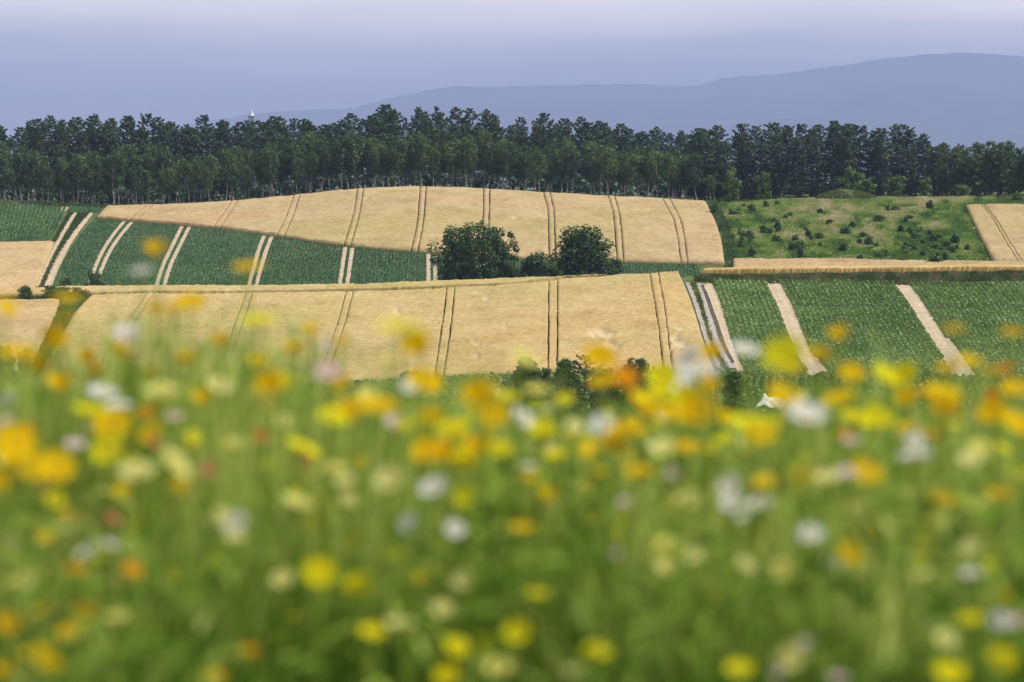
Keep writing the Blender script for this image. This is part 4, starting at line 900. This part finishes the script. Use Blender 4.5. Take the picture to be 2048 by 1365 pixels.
# ---------------------------------------------------------------- spire behind the forest
def spire():
    d = 760.0; u = float(col_slope(503, 240)); z0 = float(zg(u, d)) - 0.2; zt = CZ + float(row_slope(218)) * d; ze = CZ + float(row_slope(233.5)) * d; zp = CZ + float(row_slope(206)) * d
    e = empty('spire_tower', (u * d, d, z0), R(38)); H = ze - z0; w = 0.66
    def box(x0, x1, y0, y1, za, zb):
        V = [(x, y, z) for z in (za, zb) for y in (y0, y1) for x in (x0, x1)]
        return V, [(0, 2, 3, 1), (4, 5, 7, 6), (0, 1, 5, 4), (2, 6, 7, 3), (0, 4, 6, 2), (1, 3, 7, 5)]
    g = Geo(); g.add(*box(-0.5, 0.5, -0.5, 0.5, 0, H - 2.6)); obj('wall', g.mesh('wall', [M['grey_wall']]), e)
    for sx in (-1, 1):
        for sy in (-1, 1):
            g = Geo(); g.add(*box(sx * 0.45 - 0.09, sx * 0.45 + 0.09, sy * 0.45 - 0.09, sy * 0.45 + 0.09, H - 2.6, H)); obj('post', g.mesh('post', [M['grey_wall']]), e)
    g = Geo(); g.add(*box(-0.16, 0.16, -0.16, 0.16, H - 2.6, H - 0.6)); obj('bell_mast', g.mesh('bell_mast', [M['grey_wall']]), e)
    g = Geo(); g.add(*box(-w - 0.08, w + 0.08, -w - 0.08, w + 0.08, H, H + 0.16)); obj('eave', g.mesh('eave', [M['grey_wall']]), e)
    hr = zt - ze; g = Geo(); k = 0.30
    V = [(-w, -w, H + .16), (w, -w, H + .16), (w, w, H + .16), (-w, w, H + .16)] + [(x * k * w, y * k * w, H + hr * 0.55) for x, y in ((-1, -1), (1, -1), (1, 1), (-1, 1))] + [(x * 0.02, y * 0.02, H + hr) for x, y in ((-1, -1), (1, -1), (1, 1), (-1, 1))]
    g.add(V, [(i + o, (i + 1) % 4 + o, (i + 1) % 4 + 4 + o, i + 4 + o) for o in (0, 4) for i in range(4)]); rf = obj('roof', g.mesh('roof', [M['metal']]), e)
    g = Geo(); g.add(*tube([(0, 0, H + hr - 0.1), (0, 0, H + hr + 0.7), (0, 0, zp - z0)], [0.03, 0.025, 0.015], 5)); obj('finial', g.mesh('finial', [M['metal']]), rf)
    tag(e, 'slim tower with a pointed pale metal spire above the treetops', 'tower')
spire()

# ---------------------------------------------------------------- flower meadow in the foreground
def blossom(kind, seed):
    g = np.random.default_rng(seed); npet = {'cup': 5, 'daisy': 8}[kind]; G = Geo(); nr, na = 5, npet * 5
    th = np.arange(na) / na * 2 * math.pi; rr = np.linspace(0.12, 1, nr)
    lobe = 0.80 + 0.20 * np.abs(np.sin(th * npet / 2)) ** 0.5
    cup = 0.75 if kind == 'cup' else 0.18
    rows = []
    for r in rr:
        rad = r * (1 - (1 - lobe) * r ** 2) * (1 + 0.03 * g.normal(size=na)); zz = cup * r ** 1.6 * (1 + 0.12 * np.sin(th * npet / 2 + 1)) + 0.02 * g.normal(size=na)
        k = 0.8 if kind == 'cup' else 1
        rows.append(np.stack([np.cos(th) * rad * k, np.sin(th) * rad * k, zz], 1))
    V = np.concatenate(rows); i = np.arange(nr - 1)[:, None] * na; j = np.arange(na)[None]; jn = (j + 1) % na
    G.add(V, np.stack([i + j, i + jn, i + na + jn, i + na + j], -1).reshape(-1, 4))
    return G
def disc():
    G = Geo(); na = 10; th = np.arange(na) / na * 6.2832; rows = [np.stack([np.cos(th) * r, np.sin(th) * r, np.full(na, z)], 1) for r, z in ((0.26, -0.05), (0.26, 0.06), (0.18, 0.14), (0.04, 0.17))]
    i = np.arange(3)[:, None] * na; j = np.arange(na)[None]; jn = (j + 1) % na
    G.add(np.concatenate(rows), np.stack([i + j, i + jn, i + na + jn, i + na + j], -1).reshape(-1, 4)); return G
HEADS = {}
for c in 'OYDPWKR':
    HEADS[c] = [blossom('cup' if c in 'OD' and k < 1 else 'daisy', 600 + k).mesh('blossom', [PET[c]], True) for k in range(3)]
DISC = disc().mesh('centre', [M['disc']], True)
STEMS = []
for k in range(6):
    g = np.random.default_rng(620 + k); z = np.linspace(0, 1, 7); a = g.normal(size=2) * 0.07; b = g.normal(size=2) * 0.05
    p = np.stack([a[0] * np.sin(z * 2.4) + b[0] * z, a[1] * np.sin(z * 2.4) + b[1] * z, z], 1)
    G = Geo(); G.add(*tube(p, np.full(7, 0.003), 5), 0.3 + 0.5 * g.random()); STEMS.append((G.mesh('stem', [M['stem']], True), p[-1], p))
LEAFM = []
for k in range(4):
    g = np.random.default_rng(640 + k); n = 7; s = np.linspace(0, 1, n); ln = 0.16 + 0.06 * g.random()
    c = np.stack([s * ln * 0.8, 0.01 * np.sin(s * 5), ln * 0.7 * s - 0.10 * s ** 2], 1); w = 0.007 * np.sin(np.pi * (0.08 + 0.9 * s)) 
    V = np.concatenate([c + np.stack([0 * w, w, 0 * w], 1), c - np.stack([0 * w, w, 0 * w], 1)]); Q = [(i, i + 1, n + i + 1, n + i) for i in range(n - 1)]
    G = Geo(); G.add(V, Q, g.random()); LEAFM.append(G.mesh('leaf', [M['stem']], True))

# blossoms seen in the photograph: column, row, colour, apparent width
FL = """14,617,O,34 135,600,O,44 128,637,O,28 110,676,O,42 35,708,O,52 75,738,O,38 382,608,O,44 345,622,O,28 310,625,O,28 313,508,O,36 497,537,O,44 520,645,Y,50 247,705,O,42 180,725,O,38 195,750,O,32 442,690,O,34 372,720,O,34 310,752,O,28
120,780,O,44 90,700,Y,30 205,788,W,44 238,814,W,40 325,785,P,54 185,826,Y,52 225,852,O,52 305,866,O,42 400,806,O,38 295,826,D,30 350,836,K,34 15,800,W,26 12,842,K,28 50,862,D,34 30,892,O,60 20,932,O,50 75,942,O,48 112,936,O,52 4,962,O,42 90,975,R,30
150,890,K,38 215,902,Y,48 275,946,P,56 308,888,R,28 350,930,P,56 415,940,R,30 440,772,P,40 515,722,O,30 548,780,O,50 526,796,P,44 283,545,W,32 255,670,W,40 270,705,P,40 625,668,O,34 588,697,O,30 660,690,W,28 685,692,O,28 800,660,Y,66 843,703,O,52 780,722,P,30
655,746,K,50 690,776,O,34 560,770,Y,42 850,766,O,50 825,770,W,36 735,792,P,34 755,816,O,56 665,836,Y,44 706,836,O,52 790,846,K,38 808,852,Y,26 866,846,O,44 906,857,Y,48 965,806,O,60 988,832,O,44 960,774,Y,32 1018,796,Y,30 1045,838,W,38 520,882,R,36 520,878,D,28
605,900,Y,50 612,922,R,32 668,940,P,46 692,966,P,46 780,960,P,56 866,976,W,48 858,906,O,52 892,918,O,40 952,910,O,48 930,922,Y,40 595,1006,P,50 365,986,O,46 440,1036,P,42 470,1046,W,42 470,1076,P,38 1050,722,P,46 1200,716,O,48 1075,782,P,38 1205,766,O,38 1250,756,D,44
1325,756,Y,44 1380,720,W,46 1402,746,W,56 1360,772,W,44 1425,716,O,40 1310,796,Y,46 1280,806,O,40 1370,792,Y,40 1415,782,O,42 1395,822,O,52 1345,830,O,52 1300,832,O,34 1255,860,O,50 1230,890,O,46 1205,850,W,38 1150,856,P,30 1085,862,Y,38 1190,892,P,28 1325,896,P,46 1376,898,O,42
1500,850,Y,56 1522,866,O,48 1570,710,Y,60 1586,742,O,40 1490,702,W,42 1570,796,O,52 1612,830,W,56 1200,946,O,26 1280,946,O,40 1098,1000,O,30 1064,960,O,28 1350,946,K,32 1460,972,W,40 1466,1006,W,44 1522,1010,W,46 1376,1000,P,46 1530,966,O,40 1602,966,O,48 1045,1058,O,42 1250,1006,K,30
1683,678,O,38 1640,712,O,32 1705,748,O,36 1772,752,Y,40 1810,752,Y,42 1897,738,O,38 1940,724,O,34 1910,660,O,32 2025,667,O,34 1985,746,O,34 2012,738,D,32 1886,790,O,52 1855,786,D,28 1815,806,O,38 1880,826,O,52 1980,800,D,32 1986,826,O,42 2030,780,O,42 2036,850,O,48 1680,800,O,46
1710,836,Y,40 1756,840,Y,44 1832,916,W,50 1830,882,W,30 1690,870,D,26 1702,884,K,34 1870,870,D,26 1812,856,O,26 1940,922,P,40 1960,896,P,36 1880,996,O,48 1735,950,O,44 1656,956,P,46 1692,946,K,36 210,1094,W,56 178,1108,W,40 225,1040,R,36 155,1140,D,38 265,1140,D,38 25,1166,P,34
85,1222,O,38 165,1236,O,46 145,1266,O,46 230,1238,P,46 15,1260,O,48 76,1310,O,54 102,1332,O,36 10,1354,O,44 430,1358,O,38 715,1170,Y,44 640,1146,Y,52 565,1160,P,42 930,1160,P,46 885,1218,P,38 800,1250,P,54 745,1266,Y,42 915,1296,Y,42 996,1336,P,52 895,1352,Y,40 500,1302,D,32
145,1040,D,28 10,1106,P,28 910,1060,W,34 1225,1112,K,38 1340,1090,P,52 1336,1136,P,52 1382,1112,P,40 1490,1130,P,34 1566,1140,P,54 1620,1070,W,48 1705,1106,O,44 1842,1150,P,42 1945,1150,W,38 1990,1130,Y,38 1940,1240,Y,44 1890,1280,P,40 2005,1320,Y,48 1902,1350,Y,56 2010,1200,O,34 2040,1246,K,44
2000,1242,W,36 1035,1266,Y,44 1195,1306,Y,46 1580,1316,P,54 1612,1290,K,30 1480,1340,Y,46 1556,1346,K,28 1680,1360,K,44 1075,1190,Y,36 1720,1020,P,32 1960,1010,P,44 1945,1042,R,24 2006,1000,O,38 1880,1030,P,40 1940,1092,P,34 640,1000,Y,30 110,1000,Y,30 700,1000,P,30 1110,910,Y,34 1000,900,Y,36 1130,800,Y,26"""
FLOWERS = []
for tok in FL.split():
    x, y, c, w = tok.split(','); FLOWERS.append((float(x), float(y), c, float(w)))
CN = {'O': 'golden', 'Y': 'bright yellow', 'D': 'deep orange', 'P': 'pale lemon', 'W': 'white', 'K': 'pale pink', 'R': 'dusky red'}
def zone(x, y):
    h = ['far left', 'left', 'left of centre', 'just left of centre', 'just right of centre', 'right of centre', 'right', 'far right'][min(7, int(x // 256))]
    if y < 580: v = 'against the dark green field'
    elif y < 745: v = 'against the fields'
    elif y < 850: v = 'in the meadow top'
    elif y < 1000: v = 'in upper meadow'
    elif y < 1180: v = 'in mid meadow'
    else: v = 'low in meadow'
    return v, h
labels, used = {}, {}
for i in sorted(range(len(FLOWERS)), key=lambda q: FLOWERS[q][0]):
    x, y, c, w = FLOWERS[i]; v, h = zone(x, y)
    base = '%s flower %s, %s' % (CN[c], v, h); used.setdefault(base, []).append(i)
for base, ids in used.items():
    for k, i in enumerate(ids):
        if len(ids) == 1: labels[i] = base
        else:
            o = sorted((q for q in range(len(FLOWERS)) if q not in ids), key=lambda q: (FLOWERS[q][0] - FLOWERS[i][0]) ** 2 + (FLOWERS[q][1] - FLOWERS[i][1]) ** 2)[0]
            labels[i] = base + ', %s of %d from left' % (ORD[k], len(ids))
gf = np.random.default_rng(650)
for i, (x, y, c, w) in enumerate(FLOWERS):
    dia = {'O': 0.050, 'Y': 0.050, 'D': 0.044, 'P': 0.048, 'W': 0.050, 'K': 0.044, 'R': 0.036}[c] * gf.uniform(0.94, 1.06)
    d = float(np.clip(dia * F / w * 0.94, 4.3, 7.4)); d = min(d, 6.0 if y < 760 else float(np.interp(y, [760, 860, 1000, 1365], [5.9, 5.4, 4.9, 4.0])) + 0.3 * gf.random()); dia = w * d / F * {'O': 1.55, 'Y': 1.55, 'W': 1.45, 'P': 1.4, 'D': 1.3, 'K': 1.15, 'R': 1.1}[c] * (0.86 if y > 950 else 1.0)
    X = float(col_slope(x, y)) * d; Zh = CZ + float(row_slope(y)) * d
    k = int(gf.random() * 6); sm, tip, sp = STEMS[k]; rz = gf.random() * 6.28
    zb = float(zg(0, d)); H = Zh - zb
    tx = tip[0] * math.cos(rz) - tip[1] * math.sin(rz); ty = tip[0] * math.sin(rz) + tip[1] * math.cos(rz)
    e = empty('flower', (X - tx, d - ty, zb), rz); tag(e, labels[i], 'flower', 'wildflowers in the foreground meadow')
    s = obj('stem', sm, e); s.scale = (1, 1, H)
    hd = obj('blossom', HEADS[c][int(gf.random() * 3)], e, (tip[0], tip[1], H)); hd.scale = (dia / 2,) * 3
    side = abs(x - 800) < 3 or gf.random() < 0.18
    tilt = R(gf.uniform(6, 16)) if side else R(gf.uniform(15, 52))
    hd.rotation_euler = (tilt, 0, gf.normal() * 0.5 - rz)
    obj('centre', DISC, hd)
    for q in range(2):
        f = 0.3 + 0.5 * gf.random(); p = np.array([np.interp(f, sp[:, 2], sp[:, 0]), np.interp(f, sp[:, 2], sp[:, 1])])
        l = obj('leaf', LEAFM[int(gf.random() * 4)], e, (p[0], p[1], H * f)); l.rotation_euler = (0, 0, gf.random() * 6.28)

sy, sxx = np.meshgrid(np.linspace(2.6, 10.5, 40), np.linspace(-4.5, 4.5, 40), indexing='ij')
tag(obj('meadow_soil', np_mesh('meadow_soil', np.stack([sxx, sy, zg(sxx * 0, sy) + 0.02 + 0.03 * noise2(sxx, sy, 0.5, 97)], -1).reshape(-1, 3), grid_quads(40, 40), [M['dark_soil']], smooth=True)), 'dark soil under the flower meadow', 'soil', kind='structure')
gq = np.random.default_rng(98); yq = np.sqrt(100 + (55 ** 2 - 100) * gq.random(7000)); xq = (gq.random(7000) * 2 - 1) * (0.26 * yq + 1); 
tufts('slope_grass', np.stack([xq, yq, yq * 0], 1), M['verge'], 'rough grass on the slope falling away behind the flower meadow', 0.22, 0.16, 4, 99, 0.2 + 0.5 * noise2(xq, yq, 2, 100), wid=0.12)
# grass, stalks and feathery leaves of the meadow, growing in clumps
def clump_field(X, Y): return 0.6 * noise2(X + 40, Y + 40, 0.34, 701) + 0.4 * noise2(X + 40, Y + 40, 0.13, 702)
def blades(n, y0, y1, hlo, hhi, wlo, whi, seed, rlo, rhi, side=0.24, curl=0.16):
    g = np.random.default_rng(seed); n *= 2
    Y = np.sqrt(y0 ** 2 + (y1 ** 2 - y0 ** 2) * g.random(n)); a_ = g.random(n) * 2 - 1; X = np.where(np.abs(a_) < 0.7, a_ / 0.7, np.sign(a_) * (1 + (np.abs(a_) - 0.7) / 0.3 * 0.75)) * (0.205 * Y + 0.2)
    k = g.random(n) < np.clip((clump_field(X, Y) - 0.30) * 2.6, 0.05, 1); X, Y = X[k], Y[k]; n = len(X); Z = zg(np.zeros(n), Y)
    pn = clump_field(X, Y); tn = noise2(X + 20, Y + 20, 0.22, 703)
    H = (hlo + (hhi - hlo) * g.random(n)) * (0.62 + 0.76 * pn) * np.interp(Y, [3.6, 5.2, 7], [0.72, 1.0, 1.05]) * np.interp(X / Y, [-0.2, -0.12, -0.05, 0.0, 0.035, 0.07, 0.12, 0.2], [1.02, 1.10, 1.0, 0.90, 0.84, 0.90, 0.94, 1.0]); wd = wlo + (whi - wlo) * g.random(n)
    th = g.random(n) * 6.2832; lean = g.normal(size=(n, 2)) * curl * H[:, None] + np.array([0.06, 0]) * H[:, None]
    s = np.array([0, 0.4, 0.75, 1.0]); V = []
    for q in s:
        c = np.stack([X + lean[:, 0] * q ** 1.8, Y + lean[:, 1] * q ** 1.8, Z + H * (q - 0.12 * q ** 3)], 1); ww = wd * (1 - 0.85 * q ** 1.5)
        o = np.stack([np.cos(th) * ww, np.sin(th) * ww, 0 * ww], 1) / 2; V += [c - o, c + o]
    V = np.stack(V, 1).reshape(-1, 3); b = np.arange(n)[:, None] * 8
    Q = np.concatenate([b + np.array([[2 * k, 2 * k + 1, 2 * k + 3, 2 * k + 2]]) for k in range(3)], 0)
    return V, Q, np.repeat(np.clip(rlo + (rhi - rlo) * g.random(n) + 0.9 * (tn - 0.5), 0, 1), 8)
G = Geo()
G.add(*blades(54600, 3.9, 9.5, 0.28, 0.66, 0.005, 0.011, 661, 0.0, 0.55))  # base foliage: deeper green, darkened further to stand in for shade low down
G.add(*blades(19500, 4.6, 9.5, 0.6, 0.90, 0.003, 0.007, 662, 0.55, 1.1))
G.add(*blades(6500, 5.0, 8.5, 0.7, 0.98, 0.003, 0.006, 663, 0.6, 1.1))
gs2 = np.random.default_rng(668)
for (n_, x0, x1, r0, r1) in ((330, 230, 640, 585, 770), (130, 0, 260, 650, 790), (110, 560, 980, 690, 810), (60, 1000, 1700, 790, 850), (90, 1650, 2048, 700, 810)):
    for q in range(n_):                    # tall stalks standing out of the meadow, in loose bunches
        xx = gs2.uniform(x0, x1); xx += 18 * gs2.normal(); rr_ = r0 + (r1 - r0) * gs2.random() ** 0.55; d_ = gs2.uniform(6.1, 7.8); Xs = float(col_slope(xx, rr_)) * d_; zt_ = CZ + float(row_slope(rr_)) * d_; zb_ = float(zg(0, d_))
        ln = gs2.normal(size=2) * 0.05; w_ = gs2.uniform(0.003, 0.0065); th_ = gs2.random() * 3.14
        zz_ = np.array([0, 0.35, 0.7, 1.0]); cxy = np.stack([Xs - ln[0] * (1 - zz_ ** 1.6), d_ - ln[1] * (1 - zz_ ** 1.6), zb_ + (zt_ - zb_) * zz_], 1); off_ = np.array([math.cos(th_), math.sin(th_), 0]) * w_ / 2
        tp = np.array([1, 1, 0.9, 0.35])[:, None]; Vv = np.stack([cxy - off_ * tp, cxy + off_ * tp], 1).reshape(-1, 3)
        G.add(Vv, [(0, 1, 3, 2), (2, 3, 5, 4), (4, 5, 7, 6)], gs2.uniform(0.3, 1.0))
        for k_ in range(5):                # narrow leaves up the stalk
            f_ = gs2.uniform(0.45, 0.97); c_ = np.array([np.interp(f_, zz_, cxy[:, j_]) for j_ in range(3)]); a_ = gs2.random() * 6.28; l_ = gs2.uniform(0.05, 0.12); u_ = np.array([math.cos(a_), math.sin(a_), 0.7]) * l_; s_ = np.array([-math.sin(a_), math.cos(a_), 0]) * 0.005
            G.add([c_, c_ + u_ * 0.5 + s_, c_ + u_, c_ + u_ * 0.5 - s_], [(0, 1, 2, 3)], gs2.uniform(0.2, 0.9))
G.add(*blades(4680, 4.1, 8.0, 0.35, 0.70, 0.014, 0.024, 664, 0.3, 1.0, curl=0.3))
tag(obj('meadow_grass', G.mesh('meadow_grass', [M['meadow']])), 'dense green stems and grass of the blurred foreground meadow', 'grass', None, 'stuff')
gl = np.random.default_rng(665); n = 32000
Y = np.sqrt(4.0 ** 2 + (9.0 ** 2 - 4.0 ** 2) * gl.random(n)); X = (gl.random(n) * 2 - 1) * (0.30 * Y + 0.5)
k = gl.random(n) < np.clip((clump_field(X, Y) - 0.28) * 2.2, 0.03, 1); X, Y = X[k], Y[k]; n = len(X)
zz = zg(np.zeros(n), Y) + 0.15 + 0.58 * gl.random(n) * (0.6 + 0.7 * clump_field(X, Y))
V, Q = leaf_quads(np.stack([X, Y, zz], 1), gl.normal(size=(n, 3)) + [0, 0, 0.4], 0.06 * (0.6 + 0.8 * gl.random(n)), 0.016, gl)
tag(obj('meadow_leaves', np_mesh('meadow_leaves', V, Q, [M['meadow']], np.repeat(np.clip(gl.random(n) * 0.7 + 0.8 * (noise2(X + 20, Y + 20, 0.22, 703) - 0.5) + 0.1, 0, 1), 4))), 'small feathery leaves among the foreground meadow stems', 'leaves', None, 'stuff')
# small blossoms deeper in the meadow, too many and too blurred to count
gb = np.random.default_rng(670)
for c, n in (('O', 230), ('Y', 200), ('P', 110), ('W', 18), ('K', 10)):
    hb = HEADS[c][1]; nv = len(hb.vertices); vv_ = np.zeros(nv * 3, np.float32); hb.vertices.foreach_get('co', vv_); vv_ = vv_.reshape(-1, 3)
    npoly = len(hb.polygons); qq = np.zeros(npoly * 4, np.int32); hb.loops.foreach_get('vertex_index', qq); qq = qq.reshape(-1, 4)
    Vs, Qs = [], []
    for k in range(n):
        d = gb.uniform(5.0, 9.0); X = gb.uniform(-1, 1) * (0.30 * d); z = float(zg(0, d)) + gb.uniform(0.42, 0.84); s = gb.uniform(0.013, 0.024); t = R(gb.uniform(0, 60)); az = gb.normal() * 0.6
        rx = np.array([[1, 0, 0], [0, math.cos(t), -math.sin(t)], [0, math.sin(t), math.cos(t)]]); rzm = np.array([[math.cos(az), -math.sin(az), 0], [math.sin(az), math.cos(az), 0], [0, 0, 1]])
        Vs.append((vv_ * s) @ (rzm @ rx).T + [X, d, z]); Qs.append(qq + k * nv)
    tag(obj('meadow_blossoms', np_mesh('meadow_blossoms', np.concatenate(Vs), np.concatenate(Qs), [PET[c]])), 'small blurred %s blossoms scattered deep in the meadow' % CN[c], 'blossoms', None, 'stuff')
